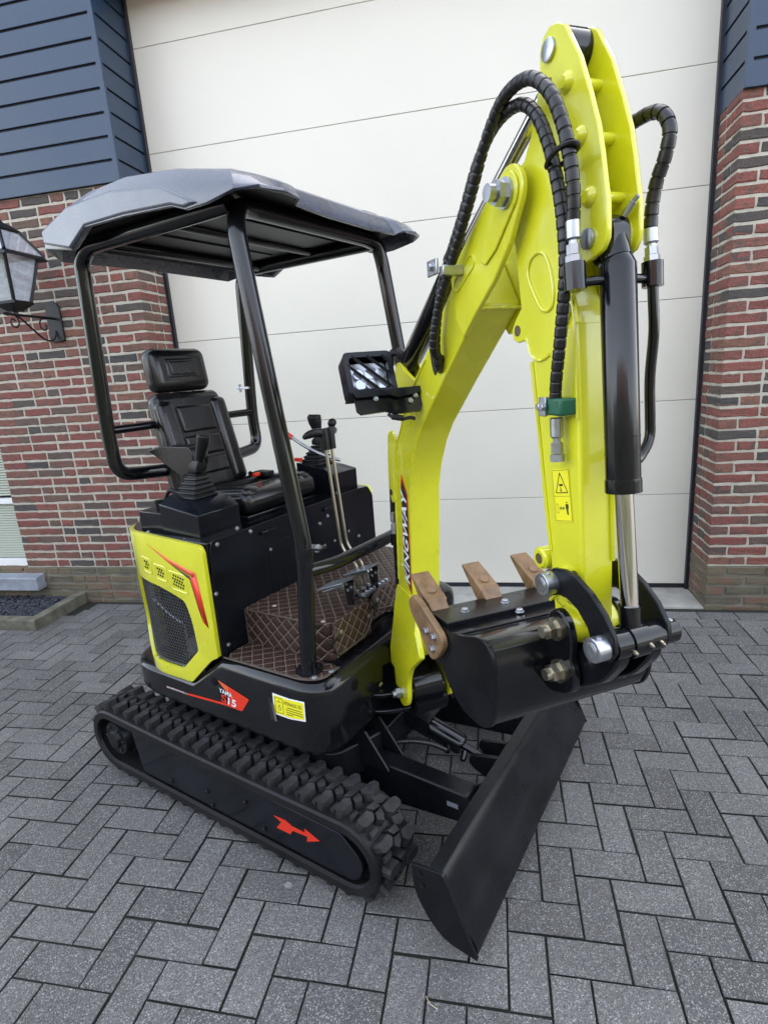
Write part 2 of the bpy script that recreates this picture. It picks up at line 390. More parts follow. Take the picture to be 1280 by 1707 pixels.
for m in ('brick', 'brick_dirty'):
    for nm, L_ in (('s', .208), ('h', .098)):
        BM[m, nm] = [brick_mesh('%s_%s%d' % (m, nm, k), L_, .098, m, k*7+len(nm)) for k in range(6)]
def course_bricks(side):
    """list of (x, y, z, rotation, kind, material) for one pier; side -1: left of the door, +1: right"""
    out = []; rd = random.Random(11+side)
    for k in range(-5, 41):
        z = Z0 + k*CH + .008; m = 'brick' if k >= 0 else 'brick_dirty'
        corner_s = (k % 2 == 0)
        x = XL if side < 0 else XR; first = True; ext = 0
        while ext < (2.9 if side < 0 else 2.4):
            kind = ('s' if corner_s else 'h') if first else ('h' if rd.random() < .3 else 's')
            L_ = .208 if kind == 's' else .098
            xs = x-L_ if side < 0 else x
            pr = rd.uniform(-.002, .0015)
            if first and not corner_s:   # header on the front, stretcher along the return
                out.append((xs, YW+pr, z, 0, 'h', m, 'cornerH'))
            else: out.append((xs, YW+pr, z, 0, kind, m, ''))
            ext += L_+.0135; x = x-L_-.0135 if side < 0 else x+L_+.0135; first = False
        # return into the reveal (bricks seen from the side)
        y = YW + (.098 if corner_s else .0) + (.0135 if corner_s else 0)
        seq = ['h', 's'] if corner_s else ['s', 's']
        for q in seq:
            L_ = .208 if q == 's' else .098
            if y + .03 < .42:
                L2 = L_
                pr = rd.uniform(-.0015, .001)
                if side < 0: out.append((XL+pr, y, z, R(90), q, m, 'ret'))
                else: out.append((XR-pr, y+L2, z, R(-90), q, m, 'ret'))
            y += L_+.0135
    return out
WIN = (-6.0, -4.215, .25, 2.55)
for side, nm in ((-1, 'left'), (1, 'right')):
    xa, xb = (-7.5, XL-.006) if side < 0 else (XR+.006, 5.)
    core = MB()
    if side < 0:
        core.box((-7.5, YW+.0045, Z0), (WIN[0], .45, 2.884)); core.box((WIN[1], YW+.0045, Z0), (xb, .45, 2.884))
        core.box((WIN[0]+.001, YW+.0047, WIN[3]), (WIN[1]-.001, .4499, 2.883)); core.box((-7.5, YW+.006, -.1), (xb+.001, .45, .2495))
        core.box((WIN[1]+.0005, YW+.0065, .2498), (xb+.0005, .4495, Z0-.0005))
    else: core.box((xa, YW+.0045, Z0), (xb, .45, 2.866))
    wall = obj('wall', core.mesh('wall', 'mortar', 0), bld)
    wall['label'] = 'red and grey brick pier %s of the garage door' % nm
    if side < 0: pl = MB().box((-7.5, YW+.005, -.09), (xb+.0015, .4505, Z0-.001)); 
    else: pl = MB().box((xa-.0015, YW+.005, -.1), (xb, .4505, Z0-.001))
    if side < 0:
        pl = MB().box((-7.5, YW+.0045, -.09), (xb+.002, .4505, .249)).box((WIN[1]+.001, YW+.0048, .2492), (xb+.002, .4505, Z0-.001))
    obj('plinth_mortar', pl.mesh('plinth_mortar', 'mortar_dirty', 0), wall)
    bl = course_bricks(side); seen = []; other = []
    for b in bl:
        if side < 0 and b[6] == '' and b[0] < WIN[1] and WIN[2] < b[2]+.02 < WIN[3]:
            right = b[0] + (.208 if b[4] == 's' else .098)
            if right < WIN[1]+.03: continue
            b = (WIN[1], *b[1:6], 'cut', (right-WIN[1])/(right-b[0]))
        ok = in_view((b[0]+.05, b[1], b[2]), .01)
        (seen if ok else other).append(b)
    seen.sort(key=lambda b: (Vector(b[:3])-CAM).length)
    rd = random.Random(5)
    for b in seen[:300]:
        me = BM[b[5], b[4]][rd.randrange(6)]
        o = obj('brick', me, wall, b[:3], (0, 0, b[3]))
        if b[6] == 'cut': o.scale.x = b[7]
    big = MB(); bigd = MB()
    for b in seen[300:]+other:
        me = BM[b[5], b[4]][rd.randrange(6)]; ca, sa = math.cos(b[3]), math.sin(b[3])
        (big if b[5] == 'brick' else bigd).add([(b[0]+v.co.x*ca-v.co.y*sa, b[1]+v.co.x*sa+v.co.y*ca, b[2]+v.co.z) for v in me.vertices], [list(p.vertices) for p in me.polygons])
    o = obj('far_bricks', big.mesh('far_bricks', 'brick', 0), wall); o['kind'] = 'stuff'
    if bigd.v: o = obj('far_plinth_bricks', bigd.mesh('far_plinth_bricks', 'brick_dirty', 0), wall); o['kind'] = 'stuff'
# mass of the house behind and above (it keeps the forecourt in the shade)
mass = MB().box((-7.5, .46, 0), (XL-.1, 7.5, 6.2)).box((XR+.1, .46, 0), (5., 7.5, 6.2)).box((XL-.1, .7, 0), (XR+.1, 7.5, 6.2)).box((XL-.099, .46, 4.25), (XR+.099, .7, 6.2))
obj('house_body', mass.mesh('house_body', 'render_wall', 0), bld)
# timber cladding: boards above the brickwork, on the front and in the reveal
BH = .1305; CB = 2.884; CY = .028
cl_gap = MB().box((-7.5, CY+.012, CB+.004), (XL-.012, .452, 6.3)); cl_gap2 = MB().box((XR+.012, CY+.012, CB-.016), (5., .452, 6.3))
for side, gap in ((-1, cl_gap), (1, cl_gap2)):
    cb = CB if side < 0 else CB-.018
    clad = obj('cladding', gap.mesh('cladding', 'shadow_gap', 0), bld)
    clad['label'] = 'anthracite timber boards %s of the garage door' % ('left' if side < 0 else 'right')
    x0, x1 = (-7.5, XL-.031) if side < 0 else (XR+.031, 5.)
    prof = [(.001, 0), (0, .002), (0, BH-.017), (.003, BH-.0135), (.0112, BH-.0135), (.0112, 0)]   # open shadow gap above each board
    fb = MB().prism([(a, b) for a, b in prof], x0, x1, 'X').mesh('board', 'cladding', 20)
    rb = MB().prism([(a, b) for a, b in prof], 0, .385, 'X').mesh('board_return', 'cladding', 20)
    for k in range(26):
        obj('board', fb, clad, (0, CY, cb+k*BH), (0, 0, 0))
        if side < 0: obj('board', rb, clad, (XL+.002, .046, cb+k*BH), (0, 0, R(90)))
        else: obj('board', rb, clad, (XR-.002, .046+.385, cb+k*BH), (0, 0, R(-90)))
    tr = MB().box((XL-.031, CY-.003, cb), (XL+.003, CY+.019, 6.3)) if side < 0 else MB().box((XR-.003, CY-.003, cb), (XR+.031, CY+.019, 6.3))
    bevel(obj('corner_trim', tr.mesh('corner_trim', 'cladding', 0), clad), .002)
# sectional door
door = obj('garage_door', MB().box((XL-.05, DOOR_Y+.02, -.02), (XR+.05, DOOR_Y+.06, 4.35)).mesh('garage_door', 'frame_dark', 0), bld)
door['label'] = 'wide white sectional garage door behind the excavator'
zs = [.035, .672, 1.290, 1.908, 2.524, 3.142, 3.757, 4.03]
for a, b in zip(zs[:-1], zs[1:]):
    pm = MB().box((XL+.018, DOOR_Y, a+.0014), (XR-.018, DOOR_Y+.03, b-.0014))
    bevel(obj('door_panel', pm.mesh('door_panel', 'door_white', 0), door), .0025, 2)
obj('bottom_seal', MB().box((XL+.02, DOOR_Y-.002, .004), (XR-.02, DOOR_Y+.025, .036)).mesh('bottom_seal', 'frame_dark', 0), door)
obj('door_skirt', MB().box((XL+.0185, DOOR_Y-.0015, .037), (XR-.0185, DOOR_Y+.002, .072)).mesh('door_skirt', 'door_white', 0), door)
for a, b in ((XL, XL+.019), (XR-.019, XR)):
    obj('door_frame', MB().box((a-.002, DOOR_Y-.03, .001), (b+.002, DOOR_Y+.019, 4.2)).mesh('door_frame', 'frame_dark', 0), door)
obj('lintel', MB().box((XL-.02, .06, 4.04), (XR+.02, .5, 4.32)).mesh('lintel', 'cladding', 0), bld)
th = obj('threshold', MB().box((XL-.0, YW+.005, -.02), (XR-.002, DOOR_Y+.03, .004)).mesh('threshold', 'concrete', 0)); th['kind'] = 'structure'
# window at the far left
win = obj('window', MB().box((WIN[0], .16, WIN[2]), (WIN[1], .2, WIN[3])).mesh('window', 'shadow_gap', 0), bld)
wf = MB().box((WIN[0], .115, WIN[2]+.003), (WIN[1]-.002, .159, .335)).box((WIN[0], .115, .792), (WIN[1]-.002, .159, .835)).box((WIN[1]-.012, .114, .335), (WIN[1]-.001, .158, WIN[3]))
bevel(obj('window_frame', wf.mesh('window_frame', 'window_white', 0), win), .003)
slat = MB().add([(WIN[0], 0, 0), (WIN[1]-.014, 0, 0), (WIN[1]-.014, .016, .013), (WIN[0], .016, .013), (WIN[0], .0, .002), (WIN[1]-.014, .0, .002), (WIN[1]-.014, .016, .015), (WIN[0], .016, .015)], [(0, 1, 2, 3), (4, 7, 6, 5), (0, 4, 5, 1), (3, 2, 6, 7), (1, 5, 6, 2), (0, 3, 7, 4)]).mesh('slat', 'blind', 0)
for k in range(64):
    z = .345+k*.0205
    if .785 < z < .84 or z > 1.75: continue
    obj('blind_slat', slat, win, (0, .137, z))
sp = MB().prism([(-.035, .118), (-.035, .215), (-.03, .225), (.16, .252), (.16, .118)], WIN[0]-.1, WIN[1]+.135, 'X')
bevel(obj('window_sill', sp.mesh('window_sill', 'sill_stone', 0), win), .005)
# gravel bed with its edging
kb = tag(obj('bed_edging', None), 'mossy concrete edging around the black gravel bed under the window', 'edging')
bevel(obj('edging_stone', MB().box((-6.2, -.475, -.05), (-3.735, -.395, .078)).mesh('edging_stone', 'kerb', 0), kb), .006)
bevel(obj('edging_stone', MB().box((-3.813, -.394, -.05), (-3.734, YW-.002, .079)).mesh('edging_stone', 'kerb', 0), kb), .006)
gr = MB(); rg = random.Random(2)
ico = [(0, 0, 1), (.89, 0, .45), (.28, .85, .45), (-.72, .53, .45), (-.72, -.53, .45), (.28, -.85, .45), (0, 0, -.3)]
icf = [(0, 1, 2), (0, 2, 3), (0, 3, 4), (0, 4, 5), (0, 5, 1), (6, 2, 1), (6, 3, 2), (6, 4, 3), (6, 5, 4), (6, 1, 5)]
for k in range(5200):
    s = rg.uniform(.008, .016); x = rg.uniform(-5.2, -3.82); y = rg.uniform(-.39, .045); z = rg.uniform(.018, .04); a = rg.uniform(0, 6.3)
    q = [(x+(vx*math.cos(a)-vy*math.sin(a))*s*rg.uniform(.8, 1.2), y+(vx*math.sin(a)+vy*math.cos(a))*s*.8*rg.uniform(.8, 1.2), z+vz*s*.8) for vx, vy, vz in ico]
    gr.add(q, icf)
gr.box((-6.2, -.39, -.02), (-3.82, .045, .02))
g = obj('gravel', gr.mesh('gravel', 'gravel', 0)); g['kind'] = 'stuff'; g['label'] = 'black gravel in the bed below the window'; g['category'] = 'gravel'

# ================================================================== WALL LANTERN
lan = tag(obj('wall_lantern', None, None, (-3.512, YW, 2.112)), 'black carriage lantern on a scrolled bracket on the left brick pier', 'lamp')
lx = lan
bp_ = MB().prism(round_poly([(-.055, -.15), (-.03, -.155), (.03, -.155), (.055, -.15), (.055, .075), (.03, .105), (-.03, .105), (-.055, .075)], .012), -.018, -.001)
bevel(obj('back_plate', bp_.mesh('back_plate', 'lantern'), lx), .004)
am = MB().cyl((0, -.018, 0), (0, -.40, 0), .0085, 10).tube([(0, -.40, 0), (0, -.42, 0), (0, -.44, 0)], [.012, .010, .003], 10)
obj('bracket_arm', am.mesh('bracket_arm', 'lantern'), lx)
def spiral(cy, cz, r0, r1, a0, a1, n=26): return [(0, cy+math.cos(a0+(a1-a0)*k/n)*(r0+(r1-r0)*k/n), cz+math.sin(a0+(a1-a0)*k/n)*(r0+(r1-r0)*k/n)) for k in range(n+1)]
sw = smooth([(0, -.33, -.004), (0, -.29, -.03), (0, -.22, -.085), (0, -.14, -.14), (0, -.08, -.15), (0, -.035, -.125), (0, -.02, -.08)], 5)
obj('scroll', MB().tube(sw, .006, 8).mesh('scroll', 'lantern'), lx)
obj('scroll', MB().tube(spiral(-.365, -.045, .045, .012, R(60), R(-330)), .005, 8).mesh('scroll', 'lantern'), lx)
obj('scroll', MB().tube(spiral(-.115, -.055, .050, .012, R(70), R(400)), .005, 8).mesh('scroll', 'lantern'), lx)
LY, LZ = -.335, .02
def sq(h, z): return [(-h, LY-h, z), (h, LY-h, z), (h, LY+h, z), (-h, LY+h, z)]
HB, HT, ZB, ZT = .068, .126, .078, .335
obj('lantern_base', MB().rings([sq(.03, LZ), sq(.062, LZ+.03), sq(.078, LZ+.042), sq(.078, ZB)]).mesh('lantern_base', 'lantern'), lx)
obj('base_stem', MB().cyl((0, LY, 0), (0, LY, LZ+.01), .014, 10).mesh('base_stem', 'lantern'), lx)
for sx_, sy_ in ((1, 1), (1, -1), (-1, 1), (-1, -1)): obj('cage_bar', MB().cyl((sx_*HB, LY+sy_*HB, ZB), (sx_*HT, LY+sy_*HT, ZT), .0115, 6).mesh('cage_bar', 'lantern'), lx)
for a in range(4):
    c_, s_ = math.cos(a*math.pi/2), math.sin(a*math.pi/2)
    def Q(x, y, z): return (x*c_-y*s_, LY+x*s_+y*c_, z)
    pane = MB().add([Q(-HB+.005, -HB, ZB), Q(HB-.005, -HB, ZB), Q(HT-.006, -HT, ZT), Q(-HT+.006, -HT, ZT), Q(-HB+.005, -HB+.003, ZB), Q(HB-.005, -HB+.003, ZB), Q(HT-.006, -HT+.003, ZT), Q(-HT+.006, -HT+.003, ZT)], [(0, 1, 2, 3), (7, 6, 5, 4), (0, 4, 5, 1), (1, 5, 6, 2), (2, 6, 7, 3), (3, 7, 4, 0)])
    obj('glass_pane', pane.mesh('glass_pane', 'glass', 0), lx)
    rp = MB().add([Q(-HT-.03, -HT-.03, ZT+.014), Q(HT+.03, -HT-.03, ZT+.014), Q(.075, -.075, ZT+.15), Q(-.075, -.075, ZT+.15), Q(-HT-.03, -HT-.027, ZT+.014), Q(HT+.03, -HT-.027, ZT+.014), Q(.075, -.072, ZT+.15), Q(-.075, -.072, ZT+.15)], [(0, 1, 2, 3), (7, 6, 5, 4), (0, 4, 5, 1), (1, 5, 6, 2), (2, 6, 7, 3), (3, 7, 4, 0)])
    obj('roof_pane', rp.mesh('roof_pane', 'glass', 0), lx)
    obj('roof_rib', MB().cyl(Q(HT+.03, -HT-.03, ZT+.014), Q(.075, -.075, ZT+.15), .011, 6).mesh('roof_rib', 'lantern'), lx)
rim = MB().rings([sq(HT+.004, ZT), sq(HT+.042, ZT-.012), sq(HT+.042, ZT-.004), sq(HT+.02, ZT+.024), sq(HT+.005, ZT+.024)], cap0=False, cap1=False)
obj('lantern_rim', rim.mesh('lantern_rim', 'lantern', 0), lx)
obj('lantern_cap', MB().rings([sq(.08, ZT+.145), sq(.085, ZT+.158), sq(.05, ZT+.19), sq(.026, ZT+.205), sq(.010, ZT+.235)]).mesh('lantern_cap', 'lantern', 0), lx)
bz = [(0, .0), (.014, .0), (.014, .05), (.03, .085), (.034, .11), (.024, .135), (0, .146)]
obj('bulb', MB().rings([[(r*math.cos(t*math.pi/5), LY+r*math.sin(t*math.pi/5), ZB+z) for t in range(10)] for r, z in [(max(a, .002), b) for a, b in bz]]).mesh('bulb', 'bulb', 60), lx)

# ================================================================== MINI EXCAVATOR
# machine frame: X forward, Y to the machine's left, Z up
EX = tag(obj('mini_excavator', None, None, (-1.5301, -1.3846, 0), (0, 0, R(-22))), 'lime yellow and black mini excavator on rubber tracks with a black canopy', 'excavator')
KP = (.75, -.04, 0); KR = (0, 0, R(-38))       # boom swung to its right about the king post
def part(name, mb_, m, parent=None, boom=False, sm=38, bev=0, seg=2):
    o = obj(name, mb_.mesh(name, m, sm), parent or EX)
    if boom and parent is None: o.location = KP; o.rotation_euler = KR
    if bev: bevel(o, bev, seg)
    return o
def carrier(name, boom=False):
    o = obj(name, None, EX)
    if boom: o.location = KP; o.rotation_euler = KR
    return o
_b = MB(); _b.tube([(0, 0, 0), (0, 0, .0025)], [1., 1.], 14); _b.tube([(0, 0, .0025), (0, 0, .9), (0, 0, 1.05)], [.72, .72, .55], 6)
BOLT = {}
def bolt(parent, loc, nrm, r=.006, m='zinc', h=.6):
    """hexagon head on a washer"""
    if m not in BOLT:
        q = MB(); q.tube([(0, 0, -.05), (0, 0, .16)], [1.25, 1.25], 14); q.tube([(0, 0, .16), (0, 0, .85), (0, 0, 1.0)], [1., 1., .82], 6)
        BOLT[m] = q.mesh('bolt', m, 30)
    o = obj('bolt', BOLT[m], parent, loc); o.rotation_euler = Vector(nrm).to_track_quat('Z', 'Y').to_euler(); o.scale = (r, r, r*h*1.6)
    return o

# ---------------- tracks
def make_track(side):
    yo = .59; y0, y1 = (-yo, -yo+.185)
    zc, xr, xf, rr, rf = .172, -.430, .79, .130, .124
    def path(off):
        """closed belt path at distance off outside the belt's outer face: list of (x, z, nx, nz)"""
        out = []
        for k in range(13):
            a = R(90)+R(180)*k/12; out.append((xr+(rr+off)*math.cos(a), zc+(rr+off)*math.sin(a), math.cos(a), math.sin(a)))
        for k in range(1, 18): t = k/18; out.append((xr+(xf-xr)*t, zc-rr-off+(rr-rf)*t, 0, -1))
        for k in range(13):
            a = R(-90)+R(180)*k/12; out.append((xf+(rf+off)*math.cos(a), zc+(rf+off)*math.sin(a), math.cos(a), math.sin(a)))
        for k in range(1, 18): t = k/18; out.append((xf+(xr-xf)*t, zc+rf+off+(rr-rf)*t - .006*math.sin(math.pi*t), 0, 1))
        return out
    belt = MB(); p = path(0); n = len(p); prof = [(0, 0), (0, -.026), (.012, -.030), (.02, -.022), (.165, -.022), (.173, -.030), (.185, -.026), (.185, 0), (.178, .006), (.007, .006)]
    vs = [(x+nx*o_, y0+dy, z+nz*o_) for (x, z, nx, nz) in p for dy, o_ in prof]; k = len(prof)
    belt.add(vs, [[i*k+j, i*k+(j+1) % k, ((i+1) % n)*k+(j+1) % k, ((i+1) % n)*k+j] for i in range(n) for j in range(k)])
    tr = part('track', belt, 'shaded_belt_rubber')
    # lugs
    lug = MB()
    def knob(pts, h0, h1, ins=.93):
        cx = sum(a for a, b in pts)/len(pts); cy = sum(b for a, b in pts)/len(pts)
        lug.rings([[(a, b, h0) for a, b in pts], [(cx+(a-cx)*ins, cy+(b-cy)*ins, h1) for a, b in pts]], cap0=False)
    HL = .031
    knob([(-.017, .010), (-.008, -.001), (.008, -.001), (.018, .011), (.021, .054), (.004, .072), (-.015, .060)], 0, HL, .95)
    knob([(-.020, .065), (.001, .078), (.008, .112), (-.015, .108)], 0, HL, .95)
    knob([(.009, .076), (.027, .062), (.045, .078), (.030, .100), (.013, .108)], 0, HL-.002, .95)
    knob([(.012, .118), (.031, .106), (.051, .124), (.053, .175), (.044, .187), (.026, .187), (.018, .172)], 0, HL, .95)
    knob([(-.032, .122), (-.008, .119), (.006, .140), (.008, .176), (-.020, .168)], 0, HL*.5, .92)
    knob([(.030, .014), (.048, .010), (.048, .050), (.032, .056)], 0, HL*.35, .9)
    lm = lug.mesh('tread_lug', 'rubber', 0)
    # place by arc length
    P = path(.004); L_ = [0]
    for i in range(n): a, b = P[i], P[(i+1) % n]; L_.append(L_[-1]+math.hypot(b[0]-a[0], b[1]-a[1]))
    N = round(L_[-1]/.0725); i = 0
    for q in range(N):
        s_ = L_[-1]*(q+.4)/N
        while L_[i+1] < s_: i += 1
        t = (s_-L_[i])/(L_[i+1]-L_[i]); a, b = P[i], P[(i+1) % n]
        x = a[0]+(b[0]-a[0])*t; z = a[1]+(b[1]-a[1])*t; nx = a[2]+(b[2]-a[2])*t; nz = a[3]+(b[3]-a[3])*t
        nv = Vector((nx, 0, nz)).normalized(); ty = Vector((0, 1, 0)); tx = ty.cross(nv)
        o = obj('tread_lug', lm, tr); o.matrix_local = Matrix((tx, ty, nv)).transposed().to_4x4() @ Matrix.Identity(4); o.location = (x, y0+.016, z); o.scale = (1.0, .86, 1)
    # frame between the runs
    sp_ = MB().prism(round_poly([(-.285, .262), (.775, .250), (.862, .170), (.83, .098), (.79, .088), (-.25, .085)], [.004, .006, .05, .03, .02, .01]), y0+.012, y0+.055)
    fr_ = part('side_plate', sp_, 'black_plate', tr, bev=.003)
    obj('track_frame', MB().box((-.27, y0+.056, .09), (.72, y1-.02, .235)).mesh('track_frame', 'black_satin', 0), tr)
    for bx_, bz_ in ((-.06, .115), (.155, .15), (.175, .10), (.36, .19), (.44, .115)): bolt(tr, (bx_, y0+.012, bz_), (0, -1, 0), .008, 'black_gloss')
    ck = MB()
    ck.tube([(xr, y0+.02, zc), (xr, y0+.06, zc)], [.072, .086], 24).tube([(xr, y0+.005, zc), (xr, y0+.025, zc)], [.035, .045], 16)
    for a in range(11):
        an = a*2*math.pi/11; ck.tube([(xr+.085*math.cos(an), y0+.07, zc+.085*math.sin(an)), (xr+.104*math.cos(an), y0+.07, zc+.104*math.sin(an))], [.016, .010], 8)
    ck.cyl((xr, y0+.05, zc), (xr, y0+.12, zc), .09, 24)
    spk = part('sprocket', ck, 'black_satin', tr)
    for a in range(6): bolt(spk, (xr+.055*math.cos(a*math.pi/3), y0+.02, zc+.055*math.sin(a*math.pi/3)), (0, -1, 0), .007, 'black_gloss')
    obj('idler', MB().cyl((xf, y0+.04, zc-.004), (xf, y1-.03, zc-.004), .094, 28).mesh('idler', 'black_satin'), tr)
    for xk in (-.18, .07, .32, .57): obj('roller', MB().cyl((xk, y0+.05, .09), (xk, y1-.03, .09), .042, 18).mesh('roller', 'black_satin'), tr)
    # direction arrow
    ar = [(.494, .194), (.526, .182), (.500, .149), (.561, .150), (.575, .170), (.638, .176), (.634, .155), (.689, .183), (.629, .202), (.629, .187), (.573, .187), (.548, .198)]
    obj('arrow', MB().prism(ar, y0+.0105, y0+.0118).mesh('arrow', 'red', 0), tr)
    return tr
t_right = make_track(-1); t_right['label'] = 'black rubber track with red arrow, nearer the camera'
def copy_tree(o, parent):
    c = o.copy(); COL.objects.link(c); c.parent = parent
    for ch in list(o.children): copy_tree(ch, c)
    return c
t_left = copy_tree(t_right, EX); t_left.location = (0, 1.0, 0); t_left['label'] = 'far rubber track, mostly hidden behind the machine'
for ch in list(t_left.children):
    if ch.name.startswith('arrow'): bpy.data.objects.remove(ch)
# undercarriage, blade
car = part('undercarriage', MB().prism(round_poly([(-.30, -.40), (.62, -.40), (.70, -.20), (.70, .20), (.62, .40), (-.30, .40)], .05), .22, .345, 'Z').cyl((.2, 0, .34), (.2, 0, .41), .27, 40), 'black_satin', bev=.006)
for s_ in (-1, 1):
    ar_ = MB().prism([(.56, .135), (.60, .27), (.70, .285), (1.06, .275), (1.09, .225), (1.05, .165), (.72, .13)], s_*.25-.035, s_*.25+.035)
    a_ = part('blade_arm', ar_, 'black_satin', bev=.006)
    part('arm_bracket', MB().prism([(.585, .26), (.66, .40), (.69, .40), (.78, .27)], s_*.25-.052, s_*.25-.042).prism([(.585, .26), (.66, .40), (.69, .40), (.78, .27)], s_*.25+.042, s_*.25+.052), 'black_satin', a_, bev=.002)
    if s_ < 0: obj('sticker', MB().box((.99, s_*.25-.0365, .215), (1.03, s_*.25-.0355, .232)).mesh('sticker', 'lens', 0), a_)
bl = MB()
face = [(1.085, .288), (1.125, .292), (1.135, .283), (1.146, .25), (1.160, .20), (1.180, .145), (1.217, .092), (1.222, .062), (1.206, .062), (1.200, .088), (1.165, .142), (1.145, .20), (1.131, .25), (1.120, .272), (1.085, .276)]
bl.prism(face, -.578, .578)
blade = part('dozer_blade', bl, 'black_satin', bev=.0015)
for s_ in (-1, 1):
    ep = round_poly([(1.035, .283), (1.13, .295), (1.142, .27), (1.172, .185), (1.226, .058), (1.135, .068), (1.085, .11), (1.042, .19)], [.004, .01, .02, .05, .004, .03, .04, .03])
    e_ = part('end_plate', MB().prism(ep, s_*.591-.0095, s_*.591+.0005) if s_ > 0 else MB().prism(ep, -.5915, -.5795), 'black_satin', blade, bev=.002)
    if s_ < 0:
        for bx_, bz_ in ((1.062, .262), (1.068, .225)): bolt(e_, (bx_, -.591, bz_), (0, -1, 0), .009, 'black_gloss', .25)
part('blade_rib', MB().box((1.05, -.30, .11), (1.128, .30, .17)).prism([(1.08, .275), (1.05, .25), (1.05, .10), (1.19, .10), (1.13, .25)], -.215, -.2).prism([(1.08, .275), (1.05, .25), (1.05, .10), (1.19, .10), (1.13, .25)], .2, .215), 'black_satin', blade, bev=.002)
for y_ in (-.045, .045): part('blade_lug', MB().prism(round_poly([(1.12, .27), (1.0, .245), (.965, .235), (.96, .205), (.98, .185), (1.14, .11)], .012), y_-.008, y_+.008), 'black_satin', blade, bev=.002)
bc = part('blade_cylinder', MB().tube([(.60, 0, .315), (.61, 0, .312), (.905, 0, .226), (.915, 0, .223)], [.03, .040, .040, .034], 20), 'black_gloss')
obj('cylinder_rod', MB().cyl((.912, 0, .224), (.99, 0, .203), .014, 14).mesh('cylinder_rod', 'black_gloss'), bc)
obj('cylinder_shield', MB().add([(.64, -.055, .365), (.64, .055, .365), (.80, .055, .318), (.80, -.055, .318), (.64, -.055, .360), (.64, .055, .360), (.80, .055, .313), (.80, -.055, .313), (.64, -.06, .30), (.80, -.06, .255), (.64, -.055, .30), (.80, -.055, .255)], [(0, 1, 2, 3), (4, 7, 6, 5), (0, 4, 5, 1), (2, 6, 7, 3), (0, 3, 9, 8), (1, 5, 6, 2)]).mesh('cylinder_shield', 'black_satin', 0), bc)
for q_ in (((.87, -.03, .232), (.878, -.062, .225)), ((.93, -.02, .215), (.935, -.05, .20))): obj('grease_nipple', MB().cyl(*q_, .011, 10).mesh('grease_nipple', 'black_gloss'), bc)
def hose_wrap(name, pts, r, parent=None, boom=False, m='hose', pitch=.018, k=14):
    """hose in a spiral guard: a stepped outline along the path"""
    pp = smooth(pts, 40); L_ = 0; out = []; rs = []; last = pp[0]; nxt = 0
    for q in pp:
        L_ += (q-last).length; last = q; f = (L_/pitch) % 1
        out.append(q); rs.append(r*(1.0 if f > .16 else .86) * (1+.05*(f-.5)))
    mbh = MB().tube(out, rs, k)
    return part(name, mbh, m, parent, boom, sm=50)
hose_wrap('blade_hose', [(.66, -.20, .245), (.71, -.18, .28), (.77, -.14, .285), (.83, -.09, .26), (.875, -.06, .23)], .0085, None, False, 'hose', .014, 10)

# ---------------- house
def plan_ring(ins, z, xf=.69, xb=-.396, hw=.5, low=True):
    pts = round_poly([(xb+ins, -hw+ins), (.06, -hw+ins), (.205, -hw+ins), (.235, -hw+ins), (xf-ins, -hw+ins), (xf-ins, hw-ins), (.235, hw-ins), (.205, hw-ins), (.06, hw-ins), (xb+ins, hw-ins)], [.28-ins*.5, 0, 0, 0, .12-ins*.5, .12-ins*.5, 0, 0, 0, .28-ins*.5], 9)
    def drop(x): return 1. if x <= .061 else (max(0., 1-(x-.06)/.145)*.85+.15 if x < .206 else 0.)
    return [(a, b, z - (max(0, z-.43)/.237*.133*drop(a) if low else 0)) for a, b in pts]
sk = MB().rings([plan_ring(.035, .395), plan_ring(.012, .405), plan_ring(0, .425), plan_ring(0, .628), plan_ring(.006, .645), plan_ring(.022, .662), plan_ring(.034, .667)])
skirt = part('lower_body', sk, 'black_gloss', sm=30)
skirt['label'] = 'glossy black lower body with logo and oil sticker'
def capd(loc, nrm, r, parent=skirt, m='pit'):
    o = obj('hole_plug', MB().tube([(0, 0, -.004), (0, 0, .0012), (0, 0, .002)], [1, 1, .75], 20).mesh('hole_plug', m), parent, loc); o.scale = (r, r, 1); o.rotation_euler = Vector(nrm).to_track_quat('Z', 'Y').to_euler()
capd((.19, -.5, .571), (0, -1, 0), .017); capd((-.178, -.493, .466), (-.22, -.97, 0), .017)
capd((.69, -.33, .60), (1, 0, 0), .020); capd((.69, -.30, .485), (1, 0, 0), .020)
# slot and pull beside the oil sticker
obj('slot', MB().prism(round_poly([(.455, .50), (.478, .50), (.482, .585), (.458, .585)], .010), -.5018, -.498).mesh('slot', 'shadow_gap', 0), skirt)
obj('zip_pull', MB().cyl((.476, -.505, .570), (.482, -.505, .505), .0022, 6).cyl((.481, -.505, .565), (.488, -.505, .505), .0018, 6).mesh('zip_pull', 'chrome'), skirt)
st = obj('oil_sticker', MB().prism([(.480, .607), (.55, .606), (.618, .612), (.615, .541), (.55, .530), (.478, .529)], -.5022, -.5014).mesh('oil_sticker', 'white', 0), skirt)
obj('sticker_field', MB().prism([(.4845, .602), (.55, .601), (.613, .607), (.610, .546), (.55, .535), (.483, .534)], -.5028, -.5021).mesh('sticker_field', 'decal_yellow', 0), skirt)
def lettering(parent, body, m, w_, h_, org, x, y, shear=0, emb=0, name='lettering'):
    o = obj(name, text_mesh(name, body, m, w_, h_, shear, emb), parent); o.matrix_local = frame_matrix(org, x, y); return o
